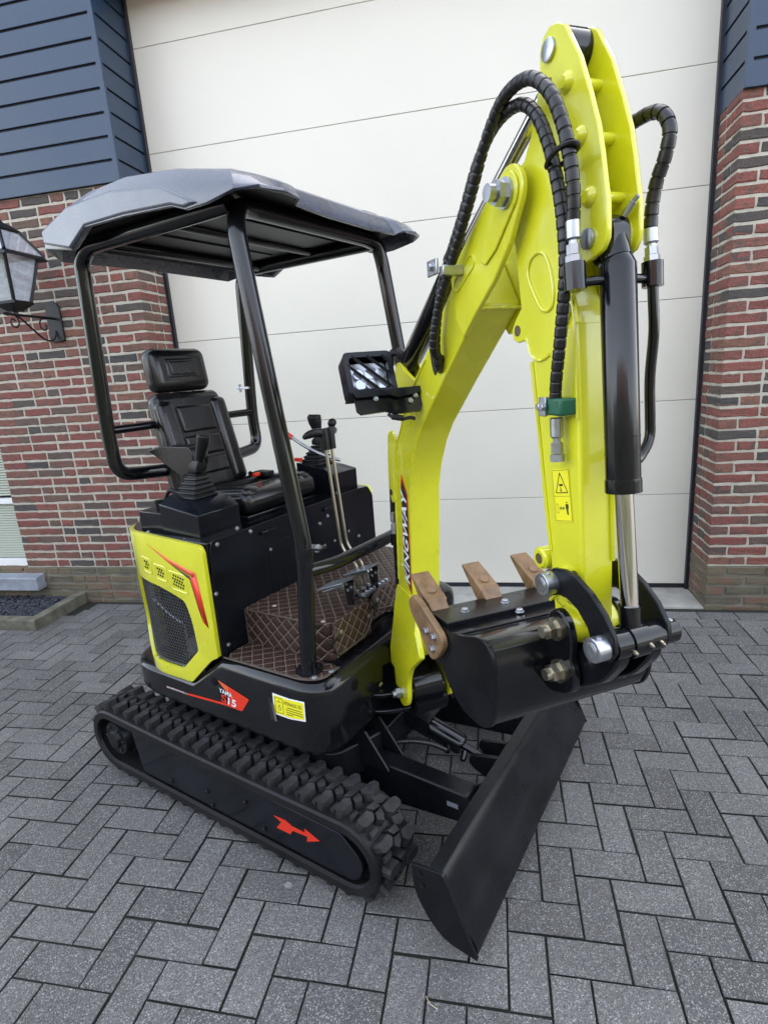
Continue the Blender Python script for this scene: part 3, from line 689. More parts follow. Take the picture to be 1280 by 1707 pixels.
def rule(parent, a, b, w_, m='ink', y=-.5031, name='print_line'):
    a = Vector((a[0], 0, a[1])); b = Vector((b[0], 0, b[1])); d_ = (b-a).normalized(); n_ = Vector((-d_.z, 0, d_.x))*w_/2
    obj(name, MB().add([(q.x, y, q.z) for q in (a+n_, a-n_, b-n_, b+n_)], [(0, 1, 2, 3)]).mesh(name, m, 0), parent)
lettering(skirt, 'HYDRAULIC OIL', 'ink', .078, .013, (.566, -.5031, .586), (1, 0, .04), (0, 0, 1), 0, .01)
for k, (xa, xb_) in enumerate(((.540, .603), (.534, .607), (.534, .607), (.534, .564))): rule(skirt, (xa, .570-k*.0085), (xb_, .572-k*.0085), .0026)
for a, b in (((.489, .596), (.522, .596)), ((.522, .596), (.522, .541)), ((.522, .541), (.488, .541)), ((.488, .541), (.489, .596)), ((.497, .581), (.515, .581)), ((.506, .581), (.506, .591))): rule(skirt, a, b, .0018)
rule(skirt, (.506, .571), (.500, .559), .0018); rule(skirt, (.506, .571), (.512, .559), .0018); rule(skirt, (.500, .559), (.503, .551), .0018); rule(skirt, (.512, .559), (.509, .551), .0018); rule(skirt, (.503, .551), (.509, .551), .0018)
# red model badge
bd = [(.213, .580), (.350, .546), (.358, .541), (.330, .498), (.315, .493), (.20, .488), (.03, .482), (.03, .475), (-.105, .4785), (-.105, .467), (.03, .470), (.20, .470), (.32, .484)]
obj('badge', MB().prism(round_poly([(.213, .583), (.362, .547), (.318, .489), (.232, .487), (.262, .515), (.265, .545)], .004, 2), -.5022, -.5014).mesh('badge', 'red', 0), skirt)
obj('badge', MB().prism([(.213, .583), (.262, .571), (.262, .545), (.240, .556)], -.5029, -.5021).mesh('badge_tip', 'orange', 0), skirt)
obj('badge', MB().prism([(.025, .478), (.245, .497), (.232, .487), (.025, .470)], -.5022, -.5014).mesh('badge_line', 'red', 0), skirt)
obj('badge', MB().prism([(-.105, .4765), (.025, .478), (.025, .470), (-.105, .4655)], -.5022, -.5014).mesh('badge_bar', 'badge_dark', 0), skirt)
lettering(skirt, 'MAX IMPORTPOWER 15', 'white', .122, .0072, (-.040, -.5027, .4728), (1, 0, .02), (0, 0, 1), 0, .01)
lettering(skirt, 'YAMA', 'white', .066, .019, (.246, -.5034, .542), (1, 0, -.1), (0, 0, 1), 0, .015)
lettering(skirt, 'S', 'red', .030, .032, (.232, -.5034, .515), (1, 0, -.08), (0, 0, 1), .1, .02)
lettering(skirt, '15', 'white', .043, .030, (.272, -.5034, .511), (1, 0, -.08), (0, 0, 1), .1, .02)

# bent plates that follow the rounded plan of the body
def bend(s_, off, cx=-.075, r=.28, yo=-.5):
    if s_ >= 0: return (cx+s_, yo-off)
    th = -s_/r; return (cx-(r+off)*math.sin(th), yo+r-(r+off)*math.cos(th))
def bent_plate(name, outer, inner, m, off, thick, parent=None, cuts=None, mirror=False):
    bm = bmesh.new(); edges = []
    for lp in [outer]+(inner or []):
        vv = [bm.verts.new((a, 0, b)) for a, b in lp]
        edges += [bm.edges.new((vv[i], vv[(i+1) % len(vv)])) for i in range(len(vv))]
    bmesh.ops.triangle_fill(bm, edges=edges, use_beauty=True, use_dissolve=False)
    lo = min(a for a, b in outer); s_ = -.02
    while s_ > lo:
        bmesh.ops.bisect_plane(bm, geom=bm.verts[:]+bm.edges[:]+bm.faces[:], plane_co=(s_, 0, 0), plane_no=(1, 0, 0)); s_ -= .02
    bmesh.ops.bisect_plane(bm, geom=bm.verts[:]+bm.edges[:]+bm.faces[:], plane_co=(0, 0, 0), plane_no=(1, 0, 0))
    for v in bm.verts:
        x, y = bend(v.co.x, off); v.co = (x, y if not mirror else -y, v.co.z)
    for f in bm.faces:
        f.normal_update()
        if (f.normal.y > 0) != mirror and abs(f.normal.y) > .01: f.normal_flip()
    me = bpy.data.meshes.new(name); bm.to_mesh(me); bm.free(); me.materials.append(MATS[m])
    me.polygons.foreach_set('use_smooth', [True]*len(me.polygons)); me.set_sharp_from_angle(angle=R(30))
    o = obj(name, me, parent or EX); md = o.modifiers.new('solid', 'SOLIDIFY'); md.thickness = thick; md.offset = -1
    return o
cov = round_poly([(-.36, 1.072), (-.20, 1.088), (-.02, 1.098), (.30, 1.082), (.312, 1.06), (.310, .676), (.270, .655), (.141, .537), (-.10, .531), (-.20, .54), (-.36, .55)], [.01, .05, .03, .012, .006, .006, .02, .01, .05, .05, .01], 3)
grl = round_poly([(-.150, .932), (.063, .899), (.178, .866), (.201, .795), (.209, .680), (.097, .578), (-.130, .574), (-.205, .70)], [.02, .05, .02, .03, .01, .01, .03, .04], 3)
cover = bent_plate('side_cover', cov, [grl], 'yellow', .004, .016)
cover['label'] = 'lime yellow side cover with black honeycomb grille'
bevel(cover, .004, 3, 40)
cover2 = bent_plate('side_cover', cov, [grl], 'yellow', .004, .016, mirror=True); bevel(cover2, .004, 2, 40)
def inside(p, poly):
    c = False; n = len(poly)
    for i in range(n):
        (x1, y1), (x2, y2) = poly[i], poly[(i+1) % n]
        if (y1 > p[1]) != (y2 > p[1]) and p[0] < (x2-x1)*(p[1]-y1)/(y2-y1)+x1: c = not c
    return c
fr_in = [(a*.955+.955*0-.002, .745+(b-.745)*.94) for a, b in grl]
bent_plate('grille_frame', [(a*1.0, b) for a, b in grl], [[(.02+(a-.02)*.955, .745+(b-.745)*.94) for a, b in grl]], 'black_gloss', -.009, .004, cover)
hx = MB(); Rh = .0082; dx = Rh*math.sqrt(3); dz = Rh*1.5; row = 0; z = .57
while z < .935:
    x = -.35+(row % 2)*dx/2
    while x < .215:
        if inside((x, z), grl):
            vs = []
            for q in range(6):
                an = math.pi/6+q*math.pi/3
                for rr_, of in ((1.0, -.011), (.84, -.011), (.84, -.014), (1.0, -.014)):
                    bx_, by_ = bend(x+Rh*rr_*math.cos(an), of); vs.append((bx_, by_, z+Rh*rr_*math.sin(an)))
            fs = []
            for q in range(6):
                a, b = q*4, ((q+1) % 6)*4; fs += [(a, b, b+1, a+1), (a+1, b+1, b+2, a+2)]
            hx.add(vs, fs)
        x += dx
    z += dz; row += 1
mat('mesh_black', (.06, .06, .062), .25, spec=.9)
gq = part('grille_mesh', hx, 'mesh_black', cover, sm=0)
for s_, z_ in ((.026, .909), (.180, .862), (.203, .684), (.094, .582), (-.070, .580)):
    bx_, by_ = bend(s_, -.006); bolt(cover, (bx_, by_, z_), (0, -1, 0) if s_ > 0 else (-.25, -.97, 0), .0045)
# engine bay behind the grille
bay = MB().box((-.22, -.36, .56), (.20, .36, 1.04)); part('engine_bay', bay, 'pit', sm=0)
part('dip_tube', MB().cyl((.02, -.462, .60), (.02, -.462, .74), .005, 8), 'zinc_yellow', cover)
part('air_filter', MB().cyl((.075, -.47, .655), (.075, -.41, .655), .050, 24), 'zinc', cover)
part('hose_run', MB().tube(smooth([(-.20, -.43, .91), (-.05, -.452, .90), (.08, -.455, .86), (.16, -.45, .82)], 6), .006, 8), 'zinc', cover)
part('hose_run', MB().tube(smooth([(-.20, -.43, .80), (-.08, -.452, .765), (.0, -.455, .74)], 6), .005, 8), 'zinc', cover)
# orange to red stripe and the vents
for nm, m_, pts in (('stripe', 'orange', [(.012, 1.060), (.121, 1.018), (.232, .990), (.256, .986), (.252, .965), (.232, .968), (.125, 1.002)]), ('stripe', 'red', [(.262, .984), (.287, .784), (.266, .800), (.240, .90), (.230, .962)]), ('stripe', 'ink', [(.13, .999), (.228, .966), (.243, .90), (.262, .80), (.248, .85), (.226, .955)])):
    bent_plate(nm, pts, None, m_, .0052, .0008, cover)
for (s_, z_, c_, r_) in ((-.010, .978, 2, 3), (.066, .958, 3, 3), (.160, .936, 5, 4)):
    hv_ = MB(); wv, hv = .0125*c_, .0125*r_
    for i in range(c_):
        for j in range(r_):
            sx_ = s_+(i-(c_-1)/2+(.25 if j % 2 else -.25))*.0120; zz_ = z_+(j-(r_-1)/2)*.0115-(i-(c_-1)/2)*.0022
            bx_, by_ = bend(sx_, .0043); hv_.tube([(bx_, by_+.001, zz_), (bx_, by_-.0004, zz_)], [.0045, .0045], 8)
    part('vent_holes', hv_, 'pit', cover, sm=0)
    rimp = [(s_-wv/2-.012, z_+hv/2+.010), (s_+wv/2+.010, z_+hv/2+.004), (s_+wv/2+.014, z_-hv/2-.014), (s_-wv/2-.010, z_-hv/2-.006)]
    part('vent_rim', MB().tube(fillet([(bend(a, .0035)[0], bend(a, .0035)[1], b) for a, b in rimp+[rimp[0]]], .012), .003, 8), 'yellow', cover)
# black core body with the front panel below the seat
core = MB().rings([[(a, b, z_) for a, b in round_poly([(-.338, -.478), (.231, -.478), (.231, .478), (-.338, .478)], [.26, .01, .01, .26], 8)] for z_ in (1.0, 1.085)]).box((-.2, -.40, .5), (.2305, .40, 1.01))
body = part('engine_cover', core, 'black_gloss', bev=.004)
fp = part('front_panel', MB().prism(round_poly([(-.487, .66), (.506, .66), (.503, 1.04), (.47, 1.085), (.40, 1.09), (-.462, 1.09), (-.475, 1.05)], .012), .232, .240, 'X'), 'black_plate', bev=.002)
for y_, z_ in ((-.455, .705), (-.475, .905), (-.44, 1.072), (-.20, .98), (-.155, .70), (.10, 1.00), (.115, .90), (.185, .90), (.29, .915), (.24, .735), (.365, .87), (.155, 1.02), (-.285, 1.075)): bolt(fp, (.240, y_, z_), (1, 0, 0), .0065)
part('access_panel', MB().prism(round_poly([(-.21, .76), (.30, .76), (.30, 1.0), (-.21, 1.0)], .01), .2402, .2422, 'X'), 'black_plate', fp, bev=.001)
part('panel_hook', MB().box((.2405, -.24, 1.045), (.252, -.17, 1.06)).box((.2405, .13, 1.045), (.252, .20, 1.06)), 'black_gloss', fp, bev=.002)

# quilted floor mats
def uvbox(o):
    me = o.data; uvl = me.uv_layers.new(name='UVMap')
    for p in me.polygons:
        n = p.normal
        for li in p.loop_indices:
            c = me.vertices[me.loops[li].vertex_index].co
            uvl.data[li].uv = (c.x, c.y) if abs(n.z) > .6 else ((c.x, c.z) if abs(n.y) > abs(n.x) else (c.y, c.z))
    return o
def piping(name, pts, parent, r=.0032, m='piping'): part(name, MB().tube(pts, r, 8), m, parent)
low = uvbox(part('step_mat', MB().prism(round_poly([(.245, -.487), (.60, -.480), (.655, -.45), (.655, -.36), (.245, -.36)], [.05, .05, .04, .02, .005]), .667, .677, 'Z'), 'quilt', sm=30)); bevel(low, .004, 2)
low['label'] = 'brown quilted step mat around the canopy post'
top = uvbox(part('floor_mat', MB().prism(round_poly([(.225, -.358), (.57, -.358), (.615, -.33), (.615, -.10), (.56, -.06), (.56, .07), (.615, .10), (.615, .42), (.225, .46)], [.01, .04, .02, .03, .02, .02, .03, .03, .01]), .667, .806, 'Z'), 'quilt', sm=30)); bevel(top, .006, 3)
top['label'] = 'brown quilted floor mat with cream stitching'
fl = uvbox(part('mat_flap', MB().prism(round_poly([(-.335, .690), (-.16, .690), (-.118, .74), (-.118, .80), (-.16, .812), (-.335, .812)], [.03, .03, .02, .02, .01, .01]), .616, .628, 'X'), 'quilt', sm=30)); bevel(fl, .004, 2)
fl2 = uvbox(part('mat_flap', MB().prism(round_poly([(-.098, .76), (.04, .72), (.06, .72), (.06, .83), (-.05, .83), (-.10, .812)], .02), .616, .628, 'X'), 'quilt', sm=30)); bevel(fl2, .004, 2)
piping('mat_piping', [(.24, -.3605, .670), (.24, -.3605, .80), (.40, -.3605, .806), (.575, -.358, .806)], top)
piping('mat_piping', fillet([(.25, -.489, .674), (.60, -.482, .674), (.658, -.45, .674), (.658, -.365, .674)], .05), low)
piping('mat_piping', fillet([(.629, -.335, .80), (.629, -.335, .690), (.629, -.16, .690), (.629, -.116, .74), (.629, -.116, .80)], .03), fl)
piping('mat_piping', fillet([(.629, -.10, .812), (.629, -.098, .762), (.629, .06, .722)], .03), fl2)
for y_, z_ in ((-.345, .752), (-.105, .782)): part('mat_strap', MB().box((.629, y_-.028, z_-.006), (.634, y_+.022, z_+.006)), 'plastic', fl, bev=.002)
for y_, z_ in ((-.30, .765), (-.135, .752), (-.075, .792)): bolt(fl, (.629, y_, z_), (1, 0, 0), .007, 'zinc', .2)
capd((.33, -.30, .806), (0, 0, 1), .008, top, 'stitch'); capd((.58, -.33, .806), (0, 0, 1), .008, top, 'stitch')
part('post_foot', MB().tube([(.585, -.425, .667), (.585, -.425, .683)], [.045, .045], 20), 'black_gloss')
for q in ((.63, -.455), (.655, -.40)): bolt(low, (q[0], q[1], .677), (0, 0, 1), .009, 'zinc', .4)

# pedals and travel levers
for y_ in (-.20, -.045):
    pd = part('foot_pedal', MB().prism([(.49, .868), (.60, .908), (.602, .913), (.488, .873)], y_-.042, y_+.042), 'pedal', bev=.001)
    part('pedal_hinge', MB().box((.525, y_+.02, .860), (.60, y_+.032, .885)).cyl((.50, y_-.02, .858), (.59, y_-.02, .896), .006, 8).cyl((.50, y_+.0, .858), (.59, y_+.0, .894), .005, 8), 'zinc', pd)
    part('pedal_bracket', MB().prism([(.572, .806), (.598, .806), (.604, .905), (.56, .885)], y_+.020, y_+.024), 'black_gloss', pd)
    for zz_, xx_ in ((.885, .594), (.872, .578)): bolt(pd, (xx_, y_+.020, zz_-.01), (0, -1, 0), .005, 'zinc', .4)
for k, y_ in enumerate((-.045, -.010)):
    lv = part('travel_lever', MB().tube(fillet([(.53, y_, .79), (.525, y_, .905), (.455, y_+.005, .965), (.418, y_+.012, 1.36)], .03), .0062, 10), 'lever_steel')
    hd = MB().tube([(.420, y_+.012, 1.335), (.416, y_+.012, 1.40), (.414, y_+.012, 1.415)], [.0165, .019, .016], 12)
    sg = -1 if k == 0 else 1
    hd.tube(smooth([(.416, y_+.012, 1.395), (.405, y_+.012+sg*.025, 1.402), (.392, y_+.012+sg*.055, 1.398), (.380, y_+.012+sg*.075, 1.388)], 4), [.016]*6+[.0155, .015, .0145, .013, .011, .009, .005], 12)
    part('lever_grip', hd, 'plastic', lv, sm=60)
    bolt(lv, (.53, y_-.012, .80), (0, -1, 0), .007); bolt(lv, (.545, y_, .812), (0, 0, 1), .008)
part('lever_grip', MB().tube(smooth([(.40, .03, 1.418), (.40, .045, 1.428), (.395, .06, 1.43)], 4), [.010, .013, .015, .016, .016, .015, .013, .011, .006], 12), 'plastic', sm=60)
part('pedal_linkage', MB().box((.555, -.115, .80), (.605, .075, .812)), 'black_gloss', bev=.002)
for k in range(7): bolt(top, (.585, -.10+k*.026, .812), (0, 0, 1), .0085, 'zinc', .7)

# ---------------- seat
seat = carrier('seat'); seat['label'] = 'black vinyl seat with headrest and armrest'
def pad(name, cx, cy, cz, hx_, hy, hz, tilt=0, rnd_=.03, m='vinyl', par=seat, taper=0., seg=4):
    ca, sa = math.cos(tilt), math.sin(tilt); rings = []
    for zz_ in (-1, 1):
        h_ = hy*(1-taper*(zz_+1)/2)
        rings.append([(sx_*hx_, sy_*h_, zz_*hz) for sx_, sy_ in ((-1, -1), (1, -1), (1, 1), (-1, 1))])
    mb_ = MB().rings(rings); mb_.v = [(cx+x*ca-z_*sa, cy+y, cz+x*sa+z_*ca) for x, y, z_ in mb_.v]
    o = part(name, mb_, m, par, sm=60); bevel(o, rnd_, seg, 20); return o
TL = R(14)
pad('seat_cushion', -.045, 0, 1.135, .205, .215, .045, R(4), .038)
for y_, hw in ((-.152, .045), (.152, .045)): pad('cushion_bolster', -.03, y_, 1.160, .178, hw, .036, R(4), .030)
for k in range(3): pad('cushion_insert', .06-k*.09, 0, 1.165, .040, .098, .018, R(4), .014)
part('seat_tray', MB().box((-.20, -.20, 1.085), (.145, .20, 1.10)), 'black_gloss', seat, bev=.004)
def back(z_): return -.245-(z_-1.2)*math.tan(TL)        # front surface of the backrest
pad('backrest', back(1.35)-.045, -.005, 1.352, .045, .198, .228, TL, .036, taper=.13)
for y_ in (-.145, .135): pad('backrest_bolster', back(1.38)-.005, y_, 1.352, .030, .044, .195, TL, .026, taper=.05)
pad('backrest_insert', back(1.46)-.004, -.005, 1.46, .016, .092, .058, TL, .012)
pad('backrest_insert', back(1.345)-.004, -.005, 1.345, .016, .096, .045, TL, .012)
pad('backrest_insert', back(1.255)-.004, -.005, 1.255, .016, .096, .036, TL, .012)
pad('headrest', back(1.672)-.03, -.01, 1.668, .046, .146, .092, R(8), .040, seg=5)
pad('headrest_rim', back(1.672)+.004, -.01, 1.676, .014, .086, .044, R(8), .012)
pad('headrest_insert', back(1.672)+.012, -.01, 1.676, .010, .066, .030, R(8), .008)
for y_ in (-.065, .055): part('headrest_stem', MB().cyl((back(1.58)-.04, y_, 1.57), (back(1.62)-.03, y_, 1.62), .007, 8), 'chrome', seat)
ar_ = MB().prism(round_poly([(-.27, 1.362), (-.17, 1.380), (-.01, 1.380), (.005, 1.335), (-.02, 1.285), (-.08, 1.265), (-.15, 1.30), (-.22, 1.340)], .018), -.30, -.225)
bevel(part('armrest', ar_, 'vinyl', seat, sm=60), .012, 3)
part('armrest_bracket', MB().prism([(-.14, 1.315), (-.06, 1.31), (-.08, 1.10), (-.16, 1.10)], -.262, -.25), 'plastic', seat, bev=.004)
part('seat_belt', MB().tube(smooth([(-.19, .15, 1.19), (-.12, .12, 1.185), (-.05, .02, 1.19), (-.09, -.10, 1.185), (-.16, -.17, 1.17)], 5), .011, 6), 'plastic', seat)
part('belt_buckle', MB().box((-.11, .095, 1.19), (-.03, .145, 1.212)), 'plastic', seat, bev=.004)
part('buckle_button', MB().box((-.082, .060, 1.196), (-.062, .092, 1.211)), 'red', seat, bev=.003)

# ---------------- consoles
def console(s_):
    c = MB()
    pl_ = [(-.015, -.462), (.188, -.462), (.188, -.275), (-.015, -.275)]
    if s_ > 0: pl_ = [(a, -b) for a, b in pl_]
    r0 = [(a, b, 1.062) for a, b in pl_]; r1 = [(a, b, 1.172 if a > 0 else 1.200) for a, b in pl_]
    ins = .05*(-s_)
    r2 = [(pl_[0][0], pl_[0][1]+ins, 1.222), (pl_[1][0]-.045, pl_[1][1]+ins, 1.200), (pl_[2][0]-.045, pl_[2][1], 1.200), (pl_[3][0], pl_[3][1], 1.222)]
    c.rings([r0, r1, r2])
    o = part('console', c, 'black_plate', bev=.003)
    sb = MB().box((-.15, -.458, 1.065), (-.0155, -.30, 1.165)) if s_ < 0 else MB().box((-.15, .30, 1.065), (-.0155, .458, 1.165))
    part('console_box', sb, 'black_plate', o, bev=.004)
    yj = -.345 if s_ < 0 else .345; xj = .045
    def sqr(h, x, y, z_, tx=0): return [(x-h, y-h*.9, z_-tx*h), (x+h, y-h*.9, z_+tx*h), (x+h, y+h*.9, z_+tx*h), (x-h, y+h*.9, z_-tx*h)]
    bo = []; lean = .30
    for k in range(6):
        z_ = 1.205+k*.016; h = .062-k*.0068; xs_ = xj+(z_-1.205)*lean
        bo += [sqr(h*.86, xs_, yj, z_), sqr(h, xs_, yj, z_+.004), sqr(h*.98, xs_, yj, z_+.009)]
    bt = part('lever_boot', MB().rings(bo), 'plastic', o); bevel(bt, .004, 2)
    zt = 1.298; xt = xj+(zt-1.205)*lean
    part('lever_collar', MB().rings([sqr(.024, xt, yj, zt), sqr(.027, xt+.004, yj, zt+.02), sqr(.016, xt+.016, yj, zt+.045)]), 'plastic', o, bev=.003)
    if s_ < 0: hp = [(xt+.012, yj, zt+.03), (xt+.03, yj, zt+.062), (xt+.052, yj, zt+.105), (xt+.062, yj, zt+.130), (xt+.066, yj, zt+.140)]; hr = [.014, .0165, .022, .023, .014]
    else: hp = [(xt+.008, yj, zt+.02), (xt+.0, yj-.0, zt+.06), (xt-.004, yj-.005, zt+.10), (xt-.006, yj-.008, zt+.128), (xt-.006, yj-.008, zt+.136)]; hr = [.016, .019, .030, .032, .018]
    pp = smooth(hp, 4); rr_ = [hr[min(int(i/4), 3)]+(hr[min(int(i/4)+1, 4)]-hr[min(int(i/4), 3)])*((i % 4)/4) for i in range(len(pp))]
    part('lever_handle', MB().tube(pp, rr_, 16), 'plastic', o, sm=60)
    for a, b, c_, nn in ((-.11, -.4585, 1.085, (0, -1, 0)), (.10, -.4625, 1.078, (0, -1, 0)), (.1885, -.45, 1.075, (1, 0, 0)), (.1885, -.30, 1.085, (1, 0, 0))):
        bolt(o, (a, b*(-s_), c_), (nn[0], nn[1]*(-s_), 0), .0065)
    return o
cR = console(-1); cL = console(1)
part('ignition_cluster', MB().cyl((-.10, -.40, 1.165), (-.10, -.40, 1.195), .018, 12).cyl((-.06, -.38, 1.165), (-.055, -.38, 1.205), .014, 12).tube(smooth([(-.13, -.36, 1.17), (-.10, -.35, 1.22), (-.06, -.34, 1.21), (-.05, -.34, 1.17)], 4), .008, 8), 'plastic', cR)
lk = part('safety_lever', MB().tube(fillet([(-.03, .25, 1.36), (.05, .27, 1.30), (.13, .30, 1.255), (.20, .33, 1.23)], .03), .0075, 10), 'zinc', cL)
part('safety_grip', MB().cyl((-.10, .235, 1.405), (-.005, .255, 1.34), .0125, 12), 'red', cL)
part('lock_tab', MB().box((-.02, .27, 1.228), (.02, .285, 1.245)), 'red', cL, bev=.002)

# ---------------- canopy
can = carrier('canopy'); can['label'] = 'black canopy roof on four tubular posts'
PY = .385; PR = .027
fr1 = fillet([(.572, -.415, .680), (.592, -PY-.012, 1.08), (.455, -PY, 2.02), (.448, -PY+.02, 2.085), (.44, -PY+.08, 2.095), (.44, PY-.08, 2.095), (.448, PY-.02, 2.085), (.455, PY, 2.02), (.592, PY+.012, 1.08), (.572, .415, .68)], .07, 6)
part('front_hoop', MB().tube(fr1, PR, 18), 'black_gloss', can)
rr1 = fillet([(.44, -PY+.005, 2.095), (-.27, -PY, 2.10), (-.338, -PY, 2.06), (-.345, -PY, 1.91), (-.372, -PY, 1.42), (-.36, -PY, 1.275), (-.33, -.19, 1.262)], .09, 6)
part('rear_post', MB().tube(rr1, PR, 18), 'black_gloss', can)
part('rear_post', MB().tube([(x, -y, z_) for x, y, z_ in rr1], PR, 18), 'black_gloss', can)
part('rear_bar', MB().cyl((-.365, -PY, 1.452), (-.365, PY, 1.452), .017, 14), 'black_gloss', can)
part('roof_bar', MB().cyl((-.2, -PY, 2.10), (-.2, PY, 2.10), .02, 12).cyl((.12, -PY, 2.11), (.12, PY, 2.11), .018, 12), 'black_gloss', can)
part('front_bar', MB().tube(fillet([(.592, -.398, 1.010), (.615, -.28, 1.0), (.635, .0, 1.005), (.615, .28, 1.0), (.592, .398, 1.01)], .06), .0225, 16), 'black_gloss', can)
part('post_clamp', MB().tube([(.588, -.398, 1.055), (.590, -.398, 1.075)], [.0295, .0295], 18), 'black_gloss', can)
part('mirror_bracket', MB().box((.605, -.41, 1.088), (.665, -.375, 1.095)).box((.60, -.412, 1.078), (.622, -.373, 1.089)), 'black_gloss', can, bev=.001)
bolt(can, (.645, -.392, 1.095), (0, 0, 1), .007); bolt(can, (.64, -.392, 1.086), (0, 0, -1), .008)
part('lamp_bracket', MB().box((-.395, PY-.035, 1.565), (-.34, PY-.025, 1.575)).cyl((-.40, PY-.03, 1.55), (-.40, PY-.03, 1.59), .006, 8).cyl((-.42, PY-.03, 1.57), (-.36, PY-.03, 1.57), .006, 8), 'zinc', can)
half = [(-.445, 0, 2.08), (-.445, .30, 2.075), (-.44, .40, 2.072), (-.392, .475, 2.100), (-.215, .485, 2.066), (-.110, .49, 2.116), (.10, .49, 2.108), (.32, .49, 2.092), (.375, .488, 2.073), (.455, .482, 2.075), (.555, .475, 2.090), (.605, .43, 2.100), (.625, .36, 2.100), (.62, .29, 2.095), (.595, .265, 2.080), (.59, .12, 2.075), (.59, 0, 2.075)]
lip = [(x, -y, z_) for x, y, z_ in half] + [(x, y, z_) for x, y, z_ in half[-2:0:-1]]
def rr_ring(f, z_, keep=0.):
    out = []
    for x, y, zz_ in lip: out.append((.11+(x-.11)*f, y*f, z_+(zz_-2.09)*keep))
    return out
ZT_ = [(-.5, 2.155), (-.445, 2.168), (-.39, 2.185), (-.28, 2.210), (-.06, 2.230), (.13, 2.225), (.30, 2.200), (.50, 2.158), (.62, 2.124), (.8, 2.08)]
def ztop(x):
    for (a, za), (b, zb) in zip(ZT_[:-1], ZT_[1:]):
        if a <= x <= b: return za+(zb-za)*(x-a)/(b-a)
    return 2.1
def rring(f, dz, mixl=0.):
    out = []
    for x, y, zz_ in lip:
        X_ = .09+(x-.09)*f; zt_ = ztop(X_)+dz; out.append((X_, y*f, zt_*(1-mixl)+zz_*mixl))
    return out
rf = MB().rings([lip, rring(.995, -.03, .45), rring(.975, -.022, .12), rring(.945, -.006), rring(.90, .002), rring(.80, .004), rring(.775, .013), rring(.5, .018), rring(.2, .018)], cap0=False)
roof = part('canopy_roof', rf, 'roof_plastic', can, sm=30)
md = roof.modifiers.new('solid', 'SOLIDIFY'); md.thickness = .010; md.offset = -1
bevel(roof, .004, 2, 24)
for s_ in (-1, 1):
    sp2 = [(-.365, 2.150), (-.19, 2.192), (.05, 2.188), (.285, 2.152), (.425, 2.082), (.372, 2.077), (.32, 2.094), (.10, 2.112), (-.105, 2.118), (-.212, 2.068), (-.365, 2.108)]
    bevel(part('roof_side_panel', MB().prism(sp2, s_*.462, s_*.494), 'roof_plastic', can, sm=30), .008, 3)
part('roof_liner', MB().rings([[(a*.93+.006, b*.93, 2.118) for a, b, c in lip], [(a*.93+.006, b*.93, 2.126) for a, b, c in lip]]), 'plastic', can, sm=0)
for x_ in (-.17, .16): part('liner_panel', MB().box((x_-.13, -.30, 2.112), (x_+.13, .30, 2.1178)), 'plastic', can, bev=.004)

# ---------------- swing bracket and boom (boom frame: X forward along the boom, Y left, Z up)
mp_ = round_poly([(.60, -.10), (.74, -.10), (.80, -.06), (.80, .03), (.74, .10), (.60, .13)], .04)
sm_ = part('swing_mount', MB().prism(mp_, .585, .615, 'Z').prism(mp_, .395, .42, 'Z').box((.55, -.10, .38), (.705, .14, .64)), 'black_satin', bev=.005)
ear = part('swing_ear', MB().prism(round_poly([(.62, -.235), (.70, -.235), (.80, -.15), (.80, -.06), (.66, -.06), (.60, -.14)], .05, 6), .490, .506, 'Z').prism(round_poly([(.62, -.235), (.70, -.235), (.80, -.15), (.80, -.06), (.66, -.06), (.60, -.14)], .05, 6), .425, .441, 'Z').cyl((.668, -.178, .40), (.668, -.178, .512), .022, 16), 'black_gloss', sm_, bev=.003)
part('swing_pin', MB().tube([(.668, -.178, .512), (.668, -.178, .522), (.668, -.178, .532), (.668, -.178, .536)], [.026, .026, .018, .008], 18), 'chrome', sm_, sm=60)
swb = part('swing_bracket', MB().cyl((0, 0, .40), (0, 0, .64), .055, 24).prism(round_poly([(-.05, .41), (.12, .44), (.14, .50), (.12, .56), (-.05, .62)], .03), -.055, .055).cyl((.09, -.066, .50), (.09, .066, .50), .037, 24), 'black_gloss', boom=True, bev=.004)
part('bracket_web', MB().prism(round_poly([(-.03, .40), (.10, .395), (.125, .44), (.125, .475), (-.03, .475)], .02), -.048, .075), 'black_satin', swb, bev=.004)
for k in range(4):
    part('bundle_hose', MB().tube(smooth([(-.04, .02+k*.026, .40), (-.05, .03+k*.026, .60), (.02, .03+k*.026, .74), (.08, .02+k*.02, .86)], 6), .013, 10), 'hose', swb)
boxo = [(.02, .655), (.022, .76), (.021, .88), (.033, 1.042), (.050, 1.26), (.089, 1.378), (.137, 1.440), (.231, 1.546), (.393, 1.664), (.475, 1.737), (.586, 1.822), (.655, 1.722), (.549, 1.639), (.46, 1.570), (.372, 1.499), (.308, 1.447), (.256, 1.390), (.211, 1.312), (.187, 1.240), (.175, 1.109), (.161, .987), (.151, .892), (.137, .817), (.205, .765), (.19, .70), (.15, .655)]
bo_ = MB().prism(boxo, -.05, .05)
boom = part('boom', bo_, 'yellow', boom=True, sm=40, bev=.005, seg=3)
boom['label'] = 'curved lime yellow boom with lettering on its side'
lug = round_poly([(.022, .88), (.022, .76), (-.002, .625), (-.004, .57), (.03, .568), (.035, .50), (.05, .463), (.09, .448), (.128, .463), (.150, .505), (.155, .575), (.19, .640), (.27, .715), (.205, .80), (.145, .88)], [.01, .03, .01, .003, .003, .03, .03, .03, .03, .03, .03, .05, .01, .05, .01], 4)
